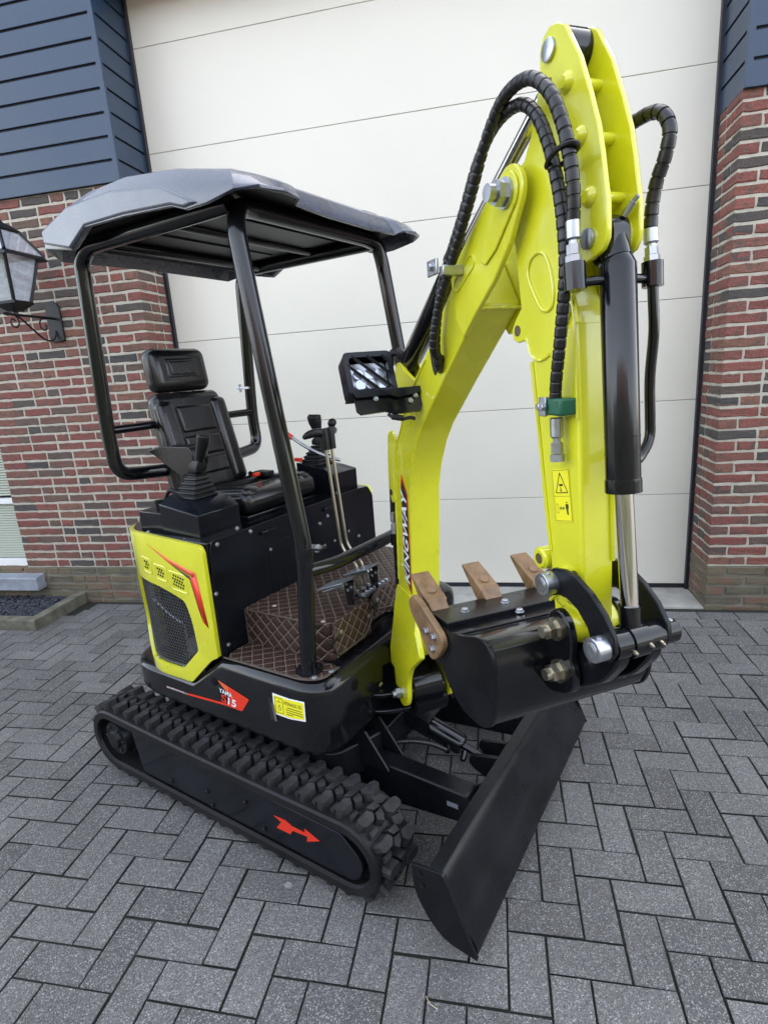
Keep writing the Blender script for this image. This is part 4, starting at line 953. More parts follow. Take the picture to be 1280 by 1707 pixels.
for s_ in (-1, 1):
    lg = MB()
    def vy(z_): return .0505+max(0, min(1, (.84-z_)/.20))*.022
    n = len(lug)
    va = [(a, s_*vy(b), b) for a, b in lug]; vb = [(a, s_*(vy(b)+.018 if b < .80 else vy(b)+.006), b) for a, b in lug]
    lg.add(va+vb, [list(range(n)), list(range(2*n-1, n-1, -1))] + [[i, i+n, (i+1) % n+n, (i+1) % n] for i in range(n)])
    l_ = part('boom_foot', lg, 'yellow', boom, sm=40, bev=.003)
    part('foot_pin', MB().cyl((.09, s_*.088, .50), (.09, s_*.095, .50), .019, 20).hexcyl((.09, s_*.095, .50), (.09, s_*.112, .50), .018).cyl((.09, s_*.112, .50), (.09, s_*.124, .50), .0125, 14), 'zinc', boom)
    fk = [(.545, 1.795), (.60, 1.838), (.70, 1.897)] + [(.792+.046*math.cos(a), 1.895+.046*math.sin(a)) for a in [R(125)-R(170)*k/12 for k in range(13)]] + [(.795, 1.815), (.735, 1.758), (.655, 1.705), (.60, 1.662), (.565, 1.70)]
    part('boom_fork', MB().prism(fk, s_*.0505, s_*.062), 'yellow', boom, bev=.003)
    part('fork_boss', MB().prism(round_poly([(.74, 1.86), (.70, 1.83), (.69, 1.80), (.71, 1.79), (.75, 1.81)]+[(.792+.036*math.cos(a), 1.895+.036*math.sin(a)) for a in [R(-60)+R(215)*k/10 for k in range(11)]], .004, 2), s_*.0622, s_*.067), 'yellow', boom, bev=.002)
    part('fork_pin', MB().cyl((.792, s_*.067, 1.895), (.792, s_*.073, 1.895), .026, 22).hexcyl((.792, s_*.073, 1.895), (.792, s_*.090, 1.895), .0225).cyl((.792, s_*.090, 1.895), (.792, s_*.106, 1.895), .015, 16), 'zinc', boom)
# weld beads and pressed slots
part('weld_bead', MB().tube([(.575, -.0515, 1.70), (.60, -.0515, 1.72), (.585, -.0515, 1.76), (.56, -.0515, 1.80)], .004, 6), 'yellow', boom)
part('slot_rim', MB().tube([(.580+.014*math.cos(a), -.0625, 1.775+.014*math.sin(a)) for a in [R(120)+R(180)*k/8 for k in range(9)]]+[(.645+.014*math.cos(a), -.0625, 1.808+.014*math.sin(a)) for a in [R(-60)+R(180)*k/8 for k in range(9)]]+[(.573, -.0625, 1.787)], .003, 6), 'yellow', boom)
hs_ = round_poly([(.385, 1.655), (.40, 1.60), (.415, 1.578), (.435, 1.60), (.455, 1.64), (.43, 1.672)], .014)
part('hose_slot', MB().prism(hs_, -.0512, -.0495), 'shadow_gap', boom, sm=0)
def weld(parent, pts, r=.0032):
    pp = smooth(pts, 9); rw = random.Random(len(pts)); part('weld_bead', MB().tube(pp, [r*(.75+.5*rw.random()) for _ in pp], 7), 'yellow', parent)
weld(boom, [(.030, -.0505, .90), (.042, -.0505, 1.042), (.060, -.0505, 1.26), (.098, -.0505, 1.372), (.145, -.0505, 1.430), (.24, -.0505, 1.535), (.36, -.0505, 1.625)])
weld(boom, [(.652, -.05, 1.716), (.652, -.02, 1.717), (.652, .02, 1.717), (.652, .05, 1.716)], .004)
weld(boom, [(.03, -.0515, .86), (.08, -.0515, .868), (.14, -.0515, .862)], .003)
# lug for the arm cylinder and the tie point
part('cylinder_lug', MB().prism(round_poly([(.10, 1.42), (.060, 1.58), (.085, 1.625), (.125, 1.625), (.15, 1.60), (.25, 1.56)], .02), -.032, -.02).prism(round_poly([(.10, 1.42), (.060, 1.58), (.085, 1.625), (.125, 1.625), (.15, 1.60), (.25, 1.56)], .02), .02, .032), 'yellow', boom, bev=.002)
part('rear_fin', MB().prism(round_poly([(.05, 1.27), (.085, 1.39), (.05, 1.42), (.012, 1.40), (-.004, 1.32), (-.006, 1.20), (.012, 1.165), (.04, 1.18)], .015), -.05, -.042), 'yellow', boom, bev=.002)
part('fin_hole', MB().cyl((.012, -.0515, 1.205), (.012, -.0505, 1.205), .011, 16), 'ink', boom)
# KINGWAY lettering, reading upwards
lt = carrier('boom_lettering', True)
part('lettering_border', MB().prism(round_poly([(.150, .883), (.163, 1.225), (.120, 1.283), (.112, 1.245), (.095, .945)], .004, 2), -.0516, -.0508), 'red', lt, sm=0)
part('lettering_ground', MB().prism(round_poly([(.148, .892), (.160, 1.222), (.122, 1.270), (.115, 1.240), (.098, .945)], .004, 2), -.0522, -.0515), 'ink', lt, sm=0)
lettering(lt, 'KINGWAY', 'white', .318, .044, (.128, -.0527, 1.075), (.035, 0, 1), (-1, 0, .03), .25, .02)

# arm cylinder on top of the boom
ac = part('arm_cylinder', MB().tube([(.10, 0, 1.612), (.125, 0, 1.625), (.48, 0, 1.853), (.515, 0, 1.876)], [.02, .031, .031, .026], 20).cyl((.085, -.018, 1.603), (.085, .018, 1.603), .03, 18), 'black_gloss', boom=True)
part('cylinder_rod', MB().cyl((.51, 0, 1.872), (.85, 0, 2.062), .0145, 16), 'chrome', ac)
part('rod_eye', MB().cyl((.875, -.024, 2.079), (.875, .024, 2.079), .032, 22), 'black_gloss', ac)
part('cylinder_cap', MB().tube([(.46, 0, 1.84), (.50, 0, 1.866)], [.036, .034], 20), 'black_gloss', ac)
part('pin_cover', MB().tube(smooth([(.06, -.04, 1.62), (.085, -.045, 1.65), (.12, -.035, 1.655), (.13, -.02, 1.63)], 5), .012, 8), 'plastic', ac)

# ---------------- arm
arm = carrier('dipper_arm', True); arm['label'] = 'lime yellow dipper arm hanging in front of the door'
AV = .034
plate = [(.896, 2.106), (.913, 2.094), (.948, 2.038), (.973, 1.980), (.992, 1.931), (1.002, 1.890), (1.010, 1.851), (1.016, 1.825), (1.018, 1.79), (1.018, 1.772), (1.008, 1.757), (.985, 1.748), (.960, 1.745), (.935, 1.70), (.905, 1.635), (.880, 1.610), (.852, 1.600), (.828, 1.606), (.810, 1.628), (.796, 1.640), (.775, 1.637), (.757, 1.645), (.752, 1.662), (.765, 1.680), (.786, 1.700), (.780, 1.735), (.770, 1.80), (.752, 1.86), (.750, 1.90), (.765, 1.93), (.800, 1.945), (.820, 1.975), (.834, 2.010), (.848, 2.055), (.846, 2.085), (.855, 2.103), (.874, 2.111)]
for s_ in (-1, 1):
    pl_ = part('arm_plate', MB().prism(plate, s_*AV, s_*(AV-.009)), 'yellow', arm, bev=.002)
    for u_, z_, r_ in ((.875, 2.078, .0165), (.977, 1.779, .0155)): part('arm_pin', MB().tube([(u_, s_*AV, z_), (u_, s_*(AV+.005), z_), (u_, s_*(AV+.006), z_)], [r_, r_, r_*.9], 20), 'zinc', arm)
    for bx_, bz_ in ((.920, 2.014), (.953, 1.928), (.977, 1.838)):
        nb = MB().tube([(bx_, s_*AV, bz_), (bx_, s_*(AV+.005), bz_), (bx_, s_*(AV+.010), bz_)], [.0155, .014, .0085], 14)
        part('bar_weld', nb, 'yellow', pl_)
    part('pin_hole', MB().cyl((.876, s_*AV, 2.036), (.876, s_*(AV+.0008), 2.036), .004, 12).cyl((.773, s_*AV, 1.66), (.773, s_*(AV+.0008), 1.66), .0105, 16), 'grease', pl_)
for bx_, bz_ in ((.920, 2.014), (.953, 1.928), (.977, 1.838)): part('tie_bar', MB().cyl((bx_, -AV+.008, bz_), (bx_, AV-.008, bz_), .0085, 16), 'yellow', arm)
part('pin_boss', MB().cyl((.875, .016, 2.078), (.875, AV-.008, 2.078), .030, 24).cyl((.977, .016, 1.779), (.977, AV-.008, 1.779), .030, 24).cyl((.792, -AV+.008, 1.895), (.792, AV-.008, 1.895), .036, 24), 'yellow', arm)
bxp = [(.786, 1.93), (.80, 1.80), (.79, 1.72), (.815, 1.60), (.834, 1.488), (.858, 1.344), (.876, 1.246), (.895, 1.10), (.93, 1.078), (.97, 1.085), (.980, 1.13), (.976, 1.241), (.968, 1.364), (.961, 1.495), (.948, 1.662), (.925, 1.72), (.90, 1.80), (.87, 1.90)]
part('arm_box', MB().prism(bxp, -AV+.0095, AV-.0095) if False else MB().prism(bxp[3:15], -AV+.0005, AV-.0005), 'yellow', arm, bev=.006, seg=3)
part('arm_web', MB().prism([(.786, 1.93), (.80, 1.80), (.79, 1.72), (.815, 1.59), (.948, 1.60), (.948, 1.662), (.925, 1.72), (.90, 1.80), (.885, 1.90), (.86, 1.98)], -AV+.0092, AV-.0092), 'yellow', arm, bev=.003)
for z0_, z1_ in ((1.60, 1.10),):
    part('weld_seam', MB().tube([(.950, AV-.004, 1.66), (.965, AV-.004, 1.495), (.971, AV-.004, 1.364), (.978, AV-.004, 1.241)], .0042, 6).tube([(.822, -AV-.001, 1.60), (.842, -AV-.001, 1.488), (.866, -AV-.001, 1.344), (.884, -AV-.001, 1.246)], .0035, 6), 'yellow', arm)
part('pressed_slot', MB().tube(smooth([(.842, -AV-.001, 1.787), (.822, -AV-.001, 1.780), (.812, -AV-.001, 1.762), (.818, -AV-.001, 1.740), (.838, -AV-.001, 1.710), (.856, -AV-.001, 1.690), (.874, -AV-.001, 1.686), (.886, -AV-.001, 1.695), (.888, -AV-.001, 1.72), (.878, -AV-.001, 1.755), (.862, -AV-.001, 1.780), (.842, -AV-.001, 1.787)], 4), .0032, 8), 'yellow', arm)
part('tie_eye', MB().tube([(.851, -AV-.002, 1.219), (.851, -AV+.022, 1.219)], [.023, .023], 20).tube([(.851, -AV-.006, 1.219), (.851, -AV-.002, 1.219)], [.018, .021], 20), 'yellow', arm)
part('eye_hole', MB().cyl((.851, -AV-.0066, 1.219), (.851, -AV-.0060, 1.219), .011, 16), 'grease', arm)
part('link_boss', MB().cyl((.925, -.050, 1.198), (.925, .050, 1.198), .026, 20).cyl((.945, -.050, 1.113), (.945, .050, 1.113), .034, 20), 'yellow', arm)
part('side_hole', MB().cyl((.955, -AV-.0012, 1.215), (.955, -AV-.0004, 1.215), .0105, 16), 'grease', arm)
weld(arm, [(.806, -AV-.0005, 1.645), (.822, -AV-.0005, 1.612), (.850, -AV-.0005, 1.602), (.878, -AV-.0005, 1.611)], .003)
weld(arm, [(.880, -AV+.001, 1.14), (.91, -AV-.0005, 1.165), (.95, -AV-.0005, 1.165), (.972, -AV+.001, 1.15)], .004)
weld(arm, [(.93, -AV-.0005, 1.70), (.945, -AV-.0005, 1.66), (.957, -AV-.0005, 1.50)], .0025)
# grease smears and scratches round the bucket pins
rs_ = random.Random(8)
for k in range(9):
    u0, z0 = rs_.uniform(.895, .955), rs_.uniform(1.135, 1.185); du, dz_ = rs_.uniform(.006, .022), rs_.uniform(-.012, .006)
    part('grease_smear', MB().tube([(u0, -AV-.0002, z0), (u0+du*.5, -AV-.0004, z0+dz_*.4), (u0+du, -AV-.0002, z0+dz_)], [.0003, .0009, .0003], 5), 'grease', arm)
# warning decal
sv = -AV-.0008
def AQ(a, b):   # a across 0..1, b up 0..1 inside the sticker
    p00, p10, p11, p01 = (.899, 1.306), (.948, 1.316), (.934, 1.412), (.885, 1.403)
    x = (p00[0]*(1-a)+p10[0]*a)*(1-b)+(p01[0]*(1-a)+p11[0]*a)*b; z_ = (p00[1]*(1-a)+p10[1]*a)*(1-b)+(p01[1]*(1-a)+p11[1]*a)*b; return (x, z_)
dc_ = part('warning_decal', MB().prism([AQ(0, 0), AQ(1, 0), AQ(1, 1), AQ(0, 1)], sv+.0003, sv), 'decal_yellow', arm, sm=0)
def ink(pts, closed=True, w_=.0011):
    n = len(pts)
    for i in range(n if closed else n-1): rule(dc_, AQ(*pts[i]), AQ(*pts[(i+1) % n]), w_, 'ink', sv-.0004)
ink([(.02, .02), (.98, .02), (.98, .98), (.02, .98)], True, .0006); ink([(.02, .49), (.98, .49)], False, .0006)
ink([(.16, .555), (.86, .555), (.46, .93)], True, .0018)
ink([(.38, .70), (.60, .70)], False, .004); ink([(.45, .66), (.48, .62), (.42, .60), (.52, .58)], False, .002)
ink([(.12, .34), (.24, .34), (.24, .17), (.12, .17)], True, .0006); ink([(.32, .26), (.58, .26)], False, .0014)
ink([(.40, .29), (.32, .26), (.40, .23)], False, .0014); ink([(.50, .29), (.58, .26), (.50, .23)], False, .0014)
ink([(.74, .38), (.75, .36)], False, .004); ink([(.75, .34), (.75, .25)], False, .008); ink([(.75, .25), (.77, .14)], False, .0042)
# ---------------- bucket cylinder
bcy = part('bucket_cylinder', MB().tube([(1.000, 0, 1.742), (1.003, 0, 1.735), (1.029, 0, 1.42), (1.030, 0, 1.405)], [.024, .0275, .0275, .0275], 28).tube([(.985, 0, 1.80), (.99, 0, 1.775), (1.0, 0, 1.745)], [.018, .0225, .0235], 20).prism(round_poly([(.955, 1.805), (.998, 1.812), (1.012, 1.79), (1.010, 1.735), (.975, 1.735), (.955, 1.76)], .016), -.016, .016), 'black_gloss', boom=True, sm=50)
part('cylinder_gland', MB().tube([(1.030, 0, 1.4045), (1.0305, 0, 1.400), (1.032, 0, 1.382)], [.0285, .0290, .0290], 28), 'black_gloss', bcy)
part('cylinder_ring', MB().tube([(1.0245, 0, 1.475), (1.0247, 0, 1.4725)], [.0279, .0279], 28).tube([(1.0268, 0, 1.447), (1.027, 0, 1.4445)], [.0279, .0279], 28), 'black_gloss', bcy)
part('cylinder_rod', MB().cyl((1.032, 0, 1.385), (1.056, 0, 1.188), .0150, 24), 'chrome', bcy)
part('rod_end', MB().cyl((1.0555, 0, 1.190), (1.062, 0, 1.14), .0185, 20), 'black_gloss', bcy)
part('grease_nipple', MB().cyl((1.004, .008, 1.806), (1.018, .012, 1.822), .0055, 8).cyl((1.018, .012, 1.822), (1.026, .014, 1.828), .0035, 8), 'zinc', bcy)
# ports and rigid pipe
def fitting(pts, parent, m='zinc'):
    """swaged hose end: ferrule and two hexagon nuts along a line"""
    a, b = Vector(pts[0]), Vector(pts[1]); d_ = b-a
    q = MB().tube([a, a+d_*.02, a+d_*.42, a+d_*.46], [.0092, .0112, .0112, .0085], 14).cyl(a+d_*.46, a+d_*.56, .007, 10).hexcyl(a+d_*.56, a+d_*.80, .0105).hexcyl(a+d_*.82, a+d_*.99, .0125)
    part('hose_fitting', q, m, parent, sm=30)
part('port_block', MB().cyl((.989, -.070, 1.742), (.994, -.070, 1.702), .0165, 20).cyl((.992, -.056, 1.714), (1.000, -.02, 1.716), .0075, 12), 'black_gloss', bcy)
part('port_block', MB().cyl((.994, .075, 1.742), (.997, .075, 1.704), .0165, 20).cyl((.995, .06, 1.717), (1.0, .02, 1.717), .0075, 12), 'black_gloss', bcy)
fitting([(.985, -.070, 1.803), (.989, -.070, 1.742)], bcy); fitting([(.987, .075, 1.792), (.994, .075, 1.742)], bcy)
part('rigid_pipe', MB().tube(fillet([(.997, .075, 1.708), (1.002, .078, 1.635), (.996, .078, 1.562), (1.004, .078, 1.458), (1.010, .050, 1.428), (1.024, .02, 1.425)], .025, 6), .0085, 14), 'black_gloss', bcy)

# ---------------- hoses over the top of the boom
h1 = hose_wrap('wrapped_hose', [(.44, -.045, 1.595), (.472, -.068, 1.612), (.474, -.07, 1.675), (.513, -.07, 1.776), (.549, -.07, 1.820), (.634, -.07, 1.905), (.696, -.07, 1.972), (.765, -.07, 2.012), (.838, -.07, 2.014), (.887, -.07, 1.984), (.922, -.07, 1.930), (.944, -.069, 1.870), (.956, -.067, 1.812), (.961, -.065, 1.736), (.946, -.062, 1.638), (.929, -.058, 1.562), (.922, -.054, 1.511)], .0105, None, True)
h2 = hose_wrap('wrapped_hose', [(.455, -.04, 1.615), (.490, -.085, 1.645), (.535, -.088, 1.735), (.606, -.086, 1.818), (.690, -.085, 1.910), (.752, -.085, 1.984), (.818, -.085, 2.030), (.891, -.085, 2.028), (.944, -.083, 1.988), (.975, -.080, 1.930), (.988, -.076, 1.872), (.989, -.072, 1.830), (.985, -.070, 1.800)], .0105, None, True)
hose_wrap('wrapped_hose', [(.84, .03, 1.92), (.89, .055, 1.950), (.94, .075, 1.958), (.973, .08, 1.959), (.998, .08, 1.948), (1.012, .08, 1.922), (1.007, .079, 1.890), (.994, .077, 1.858), (.988, .076, 1.826), (.987, .075, 1.788)], .0105, None, True)
part('hose_tie', MB().tube(smooth([(.927, -.066, 1.893), (.930, -.078, 1.893), (.955, -.088, 1.898), (.985, -.090, 1.902), (.999, -.080, 1.902), (.990, -.066, 1.900), (.960, -.058, 1.896), (.932, -.058, 1.893), (.927, -.066, 1.893)], 4), .004, 8), 'plastic', h2)
cp = part('hose_clamp', MB().box((.545, -.118, 1.795), (.595, -.112, 1.828)).box((.59, -.11, 1.79), (.612, -.062, 1.81)), 'zinc', boom, bev=.002)
bolt(cp, (.572, -.118, 1.812), (0, -1, 0), .008)
gc = part('hose_clamp', MB().box((.905, -.068, 1.508), (.955, -.034, 1.537)), 'green', arm, bev=.004)
part('clamp_plate', MB().box((.898, -.072, 1.506), (.918, -.0685, 1.539)).box((.896, -.071, 1.506), (.9045, -.035, 1.5385)), 'zinc', gc, bev=.001)
for z_ in (1.5225,): bolt(gc, (.902, -.0722, z_), (0, -1, 0), .0065); bolt(gc, (.913, -.0722, z_), (0, -1, 0), .0065)
bolt(gc, (.8955, -.055, 1.5225), (-1, 0, 0), .0065)
fitting([(.922, -.052, 1.503), (.926, -.052, 1.425)], arm)
h3 = part('riser_hose', MB().tube(smooth([(-.03, -.03, 1.30), (-.035, -.03, 1.22), (-.036, -.032, 1.12)], 6), .010, 12), 'hose', boom)
fitting([(-.036, -.032, 1.125), (-.034, -.034, 1.045)], boom)
part('riser_pipe', MB().cyl((-.034, -.034, 1.045), (-.033, -.034, 1.005), .0145, 16).tube(fillet([(-.033, -.034, 1.01), (-.030, -.034, .80), (-.01, -.034, .765), (.03, -.03, .76)], .04), .0075, 12).tube([(-.006, -.03, 1.20), (.004, -.03, .80)], .009, 12), 'black_gloss', boom)

# ---------------- work light
wlz = carrier('work_light', True); wlz['label'] = 'square work light in a barred black guard on the boom'
tb = R(24)      # face tilted a little upward
LC = Vector((.275, -.178, 1.602)); xu = Vector((0, 1, 0)); zu = Vector((-math.sin(tb), 0, math.cos(tb))).normalized(); xf_ = xu.cross(zu)
if xf_.x < 0: xf_ = -xf_
def LP(a, b, c=0): p_ = LC+xu*a+zu*b+xf_*c; return tuple(p_)
def lring(h, hz_, c, r=.016): return [LP(a, b, c) for a, b in round_poly([(-h, -hz_), (h, -hz_), (h, hz_), (-h, hz_)], r, 4)]
ls = MB()
A_, B_ = .069, .061
ls.rings([lring(A_, B_, -.06), lring(A_, B_, .0), lring(A_-.015, B_-.015, .0, .012), lring(A_-.015, B_-.015, -.045, .012)], cap0=True, cap1=False)
part('light_guard', ls, 'black_plate', wlz, sm=30)
for k in range(4):
    t0 = -.085+k*.042
    a0, b0, a1, b1 = t0, B_-.010, t0+.105, -B_+.010
    if a0 < -A_+.01: f_ = (-A_+.01-a0)/(a1-a0); b0 = b0+(b1-b0)*f_; a0 = -A_+.01
    if a1 > A_-.01: f_ = (A_-.01-a0)/(a1-a0); b1 = b0+(b1-b0)*f_; a1 = A_-.01
    part('guard_bar', MB().cyl(LP(a0, b0, -.003), LP(a1, b1, -.003), .0042, 6), 'black_plate', wlz)
part('lamp_body', MB().rings([lring(.05, .034, -.055, .012), lring(.052, .036, -.022, .012)]).add([], []), 'zinc', wlz)
for i in range(3):
    for j in range(2):
        q = MB().tube([LP(-.031+i*.031, -.030+j*.030, -.022), LP(-.031+i*.031, -.030+j*.030, -.012), LP(-.031+i*.031, -.030+j*.030, -.010)], [.012, .0148, .0145], 14)
        part('lamp_reflector', q, 'lens', wlz)
br_ = MB()
for (c0, c1, pts) in ((-.062, .012, [(-.069, -.0575), (.074, -.0575), (.137, -.055), (.137, -.058), (.075, -.0605), (-.069, -.0605)]), (.012, .015, [(-.066, -.058), (.137, -.055), (.140, -.070), (.06, -.083), (.035, -.074), (-.058, -.075)])):
    n = len(pts); br_.add([LP(a, b, c0) for a, b in pts]+[LP(a, b, c1) for a, b in pts], [list(range(n)), list(range(2*n-1, n-1, -1))]+[[i, i+n, (i+1) % n+n, (i+1) % n] for i in range(n)])
part('light_bracket', br_, 'black_plate', wlz, sm=20)
pts = [(-.06, -.061), (.128, -.058), (.128, -.105), (.118, -.122), (.05, -.125), (.02, -.115), (-.05, -.118), (-.06, -.108)]
n = len(pts); part('bracket_plate', MB().add([LP(a, b, -.004) for a, b in pts]+[LP(a, b, .003) for a, b in pts], [list(range(n)), list(range(2*n-1, n-1, -1))]+[[i, i+n, (i+1) % n+n, (i+1) % n] for i in range(n)]), 'black_gloss', wlz, sm=20)
for a, b in ((-.002, -.078), (.112, -.078), (.095, -.092)): bolt(wlz, LP(a, b, .006), xf_, .006)
part('lamp_cable', MB().tube(smooth([LP(.03, -.12, -.01), LP(.04, -.135, .0), LP(.06, -.14, .0), LP(.085, -.138, .0), LP(.10, -.14, -.005)], 5), .005, 8).cyl(LP(.035, -.13, -.002), LP(.065, -.138, 0), .008, 8), 'plastic', wlz)

# ---------------- bucket
bk = carrier('bucket', True); bk['label'] = 'black digging bucket with brown bolted teeth'
BW = .190
shell = [(.572, 1.022), (.66, 1.030), (.76, 1.043), (.80, 1.058), (.86, 1.083), (.89, 1.089), (.912, 1.078), (.921, 1.050), (.921, .99), (.918, .945), (.905, .915), (.882, .899)]
n = len(shell)
def offs(pts, t):
    out = []
    for i, p_ in enumerate(pts):
        a = Vector(pts[max(i-1, 0)]); b = Vector(pts[min(i+1, len(pts)-1)]); d_ = (b-a).normalized(); nn = Vector((d_.y, -d_.x)); out.append(tuple(Vector(p_)+nn*t))
    return out
inn = offs(shell, .010)
part('bucket_shell', MB().prism(shell+inn[::-1], -BW+.002, BW-.002), 'black_gloss', bk, sm=40, bev=.001)
sidep = round_poly([(.655, 1.012), (.705, 1.030), (.80, 1.060), (.86, 1.085), (.892, 1.092), (.915, 1.080), (.924, 1.05), (.924, .99), (.921, .945), (.907, .912), (.88, .893), (.845, .884), (.79, .879), (.735, .893), (.690, .925), (.660, .965)], .012, 2)
for s_ in (-1, 1): part('bucket_side', MB().prism(sidep, s_*BW, s_*(BW-.010)), 'black_satin', bk, bev=.002)
part('lip_plate', MB().prism([(.572, 1.0222), (.585, 1.030), (.70, 1.044), (.70, 1.0335), (.66, 1.0302)], -BW+.012, BW-.012), 'black_satin', bk, bev=.002)
part('weld_seam', MB().tube([(.762, -BW+.01, 1.0455), (.762, BW-.01, 1.0455)], .0035, 6), 'black_satin', bk)
for y_ in (-.148, 0, .148):
    for (u_, z_) in ((.650, 1.0385), (.715, 1.0400)):
        if y_ == -.148 and u_ > .65: continue
        bolt(bk, (u_, y_+(.04 if y_ < -.1 else (.02 if y_ > .1 else 0)), z_), (-.10, 0, 1), .0085)
dT = Vector((-.115, 0, .062)); nT = Vector((.062, 0, .115)).normalized()
for y_ in (-.148, 0, .148):
    base = Vector((.588, y_, 1.022)); tip = base+dT
    ux = dT.normalized()
    def ring(t, hw, th): c = base+dT*t; return [tuple(c+Vector((0, -hw, 0))-nT*th), tuple(c+Vector((0, hw, 0))-nT*th), tuple(c+Vector((0, hw, 0))+nT*th), tuple(c+Vector((0, -hw, 0))+nT*th)]
    tt = part('tooth', MB().rings([ring(-.25, .021, .012), ring(0, .024, .015), ring(.12, .024, .018), ring(.15, .027, .021), ring(.5, .026, .015), ring(1., .025, .004)]), 'tooth', bk, bev=.002)
    c = base+dT*.42+nT*.015; c2 = base+dT*.42+nT*.0225
    part('tooth_pad', MB().tube([tuple(c), tuple(c2)], [.0145, .0115], 16), 'tooth', tt)
sct = round_poly([(.530, 1.040), (.560, 1.068), (.60, 1.066), (.725, 1.030), (.735, 1.008), (.700, .965), (.668, .942), (.640, .948), (.60, .985), (.545, 1.012)], .012, 3)
sc_ = part('side_cutter', MB().prism(sct, -BW-.016, -BW-.001), 'tooth', bk, bev=.003)
part('cutter_backing', MB().prism([(a+.004, b-.012) for a, b in sct[2:]], -BW-.0008, -BW+.004), 'black_satin', sc_)
for u_, z_ in ((.648, 1.010), (.688, 1.012), (.678, .978)): bolt(sc_, (u_, -BW-.016, z_), (0, -1, 0), .0085)
part('side_cutter', MB().prism(sct, BW+.001, BW+.016), 'tooth', bk, bev=.003)
for s_ in (-1, 1):
    ep = round_poly([(.905, 1.07), (.918, 1.135), (.945, 1.157), (.978, 1.140), (.990, 1.10), (.986, 1.065), (1.000, 1.045), (.995, 1.005), (.965, .985), (.92, .97), (.89, .99)], [.01, .02, .03, .03, .03, .02, .02, .03, .02, .01, .01])
    e_ = part('bucket_ear', MB().prism(ep, s_*.050, s_*.066), 'black_gloss', bk, bev=.003)
    for u_, z_ in ((.945, 1.113), (.955, 1.030)):
        part('bucket_pin', MB().cyl((u_, s_*.066, z_), (u_, s_*.071, z_), .0225, 22).hexcyl((u_, s_*.071, z_), (u_, s_*.088, z_), .0175).cyl((u_, s_*.088, z_), (u_, s_*.099, z_), .0115, 14), 'zinc_yellow', bk)
# ---------------- bucket linkage
lkg = carrier('bucket_linkage', True)
cres = [(.905, 1.190), (.908, 1.213), (.925, 1.226), (.955, 1.232), (.99, 1.230), (1.03, 1.212), (1.065, 1.186), (1.088, 1.155), (1.092, 1.128), (1.078, 1.106), (1.052, 1.104), (1.036, 1.122), (1.022, 1.148), (.995, 1.170), (.965, 1.180), (.94, 1.178), (.925, 1.171), (.910, 1.176)]
for s_ in (-1, 1):
    c_ = part('idler_link', MB().prism(cres, s_*.050, s_*.060), 'black_satin', lkg, bev=.002)
    for u_, z_ in ((.925, 1.198), (1.066, 1.130)):
        mcol = 'zinc' if s_ < 0 else 'black_gloss'
        part('pin_collar', MB().tube([(u_, s_*.060, z_), (u_, s_*.0605, z_), (u_, s_*.084, z_), (u_, s_*.0858, z_)], [.020, .0215, .0215, .0203], 28), mcol, lkg, sm=28)
        part('pin_end', MB().tube([(u_, s_*.0857, z_), (u_, s_*.0872, z_), (u_, s_*.0876, z_)], [.0142, .0138, .0120], 24).tube([(u_, s_*.0875, z_), (u_, s_*.0882, z_)], [.0108, .0105], 24), mcol, lkg, sm=28)
        bolt(lkg, (u_+.004, s_*.074, z_+.020), (.3, 0, 1), .0045)
part('link_tube', MB().cyl((1.066, -.049, 1.130), (1.066, .049, 1.130), .0265, 26).tube([(1.066, -.017, 1.130), (1.066, .017, 1.130)], [.030, .030], 26), 'black_gloss', lkg)
part('lower_link', MB().prism(round_poly([(.935, 1.045), (.96, 1.056), (1.045, 1.150), (1.085, 1.140), (1.086, 1.10), (1.045, 1.045), (.99, 1.008), (.95, 1.003), (.932, 1.022)], .018), -.047, -.020).prism(round_poly([(.935, 1.045), (.96, 1.056), (1.045, 1.150), (1.085, 1.140), (1.086, 1.10), (1.045, 1.045), (.99, 1.008), (.95, 1.003), (.932, 1.022)], .018), .020, .047).cyl((.955, -.049, 1.03), (.955, .049, 1.03), .026, 20), 'black_gloss', lkg, bev=.004)
for u_, y_, z_ in ((1.092, -.02, 1.125), (1.095, .01, 1.133), (1.094, .035, 1.13)): part('grease_nipple', MB().cyl((u_-.004, y_, z_), (u_+.004, y_, z_-.001), .0038, 8).cyl((u_+.004, y_, z_-.001), (u_+.008, y_, z_-.002), .0024, 8), 'zinc_yellow', lkg)

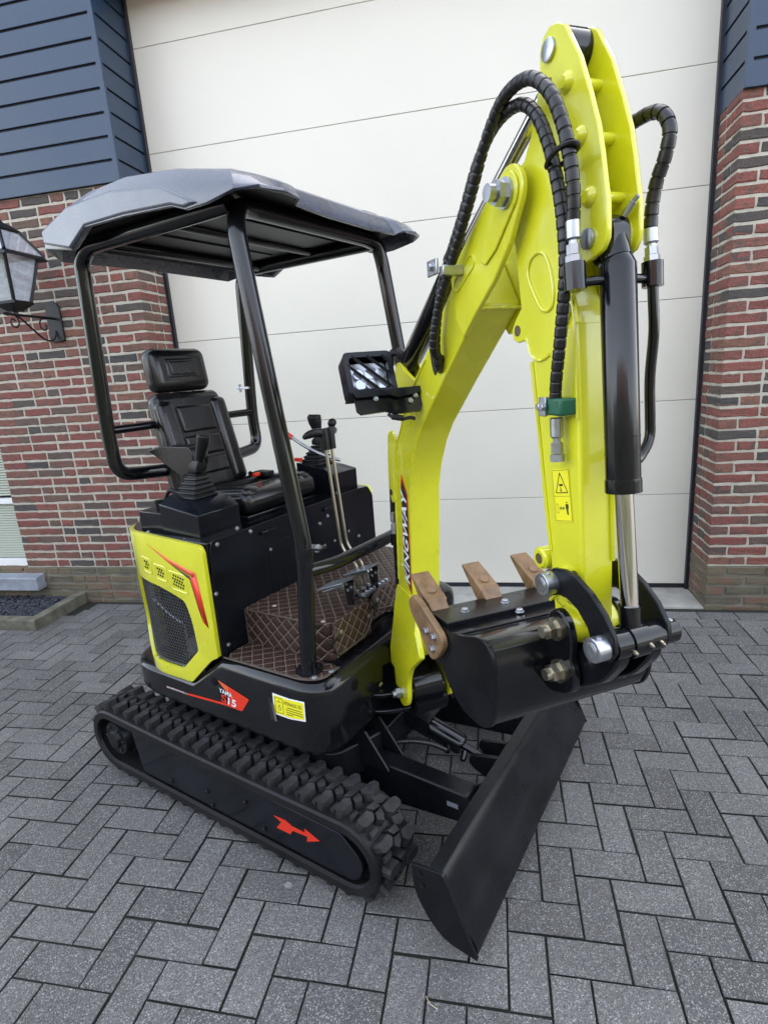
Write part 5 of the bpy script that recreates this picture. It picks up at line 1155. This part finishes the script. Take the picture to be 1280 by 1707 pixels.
# ================================================================== across the forecourt (unseen, added to darken reflections and block low sky light)
mat('unseen_hedge', (.022, .026, .014), .8, bump=(20, 1.), vary=(6, .5))
mat('unseen_house_brick', (.20, .10, .07), .9, vary=(3, .2)); mat('roof_tile', (.10, .06, .05), .8, vary=(5, .2))
hd_ = MB(); rh = random.Random(4)
NX, NZ = 60, 8
vv = [(-13+26*i/NX, -8.6+rh.uniform(-.12, .12)-(.25 if j > 6 else 0), 3.0*j/NZ+rh.uniform(-.06, .06)) for j in range(NZ+1) for i in range(NX+1)] + [(-13+26*i/NX, -9.7+rh.uniform(-.12, .12), 3.0*(1-j/NZ)+rh.uniform(-.06, .06)) for j in range(NZ+1) for i in range(NX+1)]
hd_.add(vv, [(j*(NX+1)+i, j*(NX+1)+i+1, (j+1)*(NX+1)+i+1, (j+1)*(NX+1)+i) for j in range(2*NZ+1) for i in range(NX)])
tag(obj('unseen_hedge', hd_.mesh('unseen_hedge', 'unseen_hedge', 0)), 'added hedge facing the garage across the forecourt', 'unseen_hedge')
nh = tag(obj('unseen_house', None, None, (0, -15, 0)), 'added unseen brick house with tiled roof beyond the hedge, facing the garage', 'house')
obj('house_wall', MB().box((-11, -8, 0), (9, 0, 4.2)).mesh('house_wall', 'unseen_house_brick', 0), nh)
obj('house_roof', MB().prism([(-8.5, 4.2), (.5, 4.2), (-4, 7.4)], -11.3, 9.3, 'X').mesh('house_roof', 'roof_tile', 0), nh)
for x_ in (-9, -5.5, -1.5, 2.5, 6.0):
    wv_ = obj('house_window', MB().box((x_, -.02, 1.0), (x_+1.6, .02, 2.6)).mesh('house_window', 'glass', 0), nh)
    obj('window_frame', MB().box((x_-.08, -.01, .92), (x_+1.68, .012, 2.68)).mesh('window_frame', 'window_white', 0), nh)

stw = tag(obj('straw', MB().tube(smooth([(-.748, -2.46, .006), (-.735, -2.478, .008), (-.715, -2.486, .006)], 4), .0009, 5).mesh('straw', 'straw')), 'dry bent straw lying on the paving before the blade', 'straw')
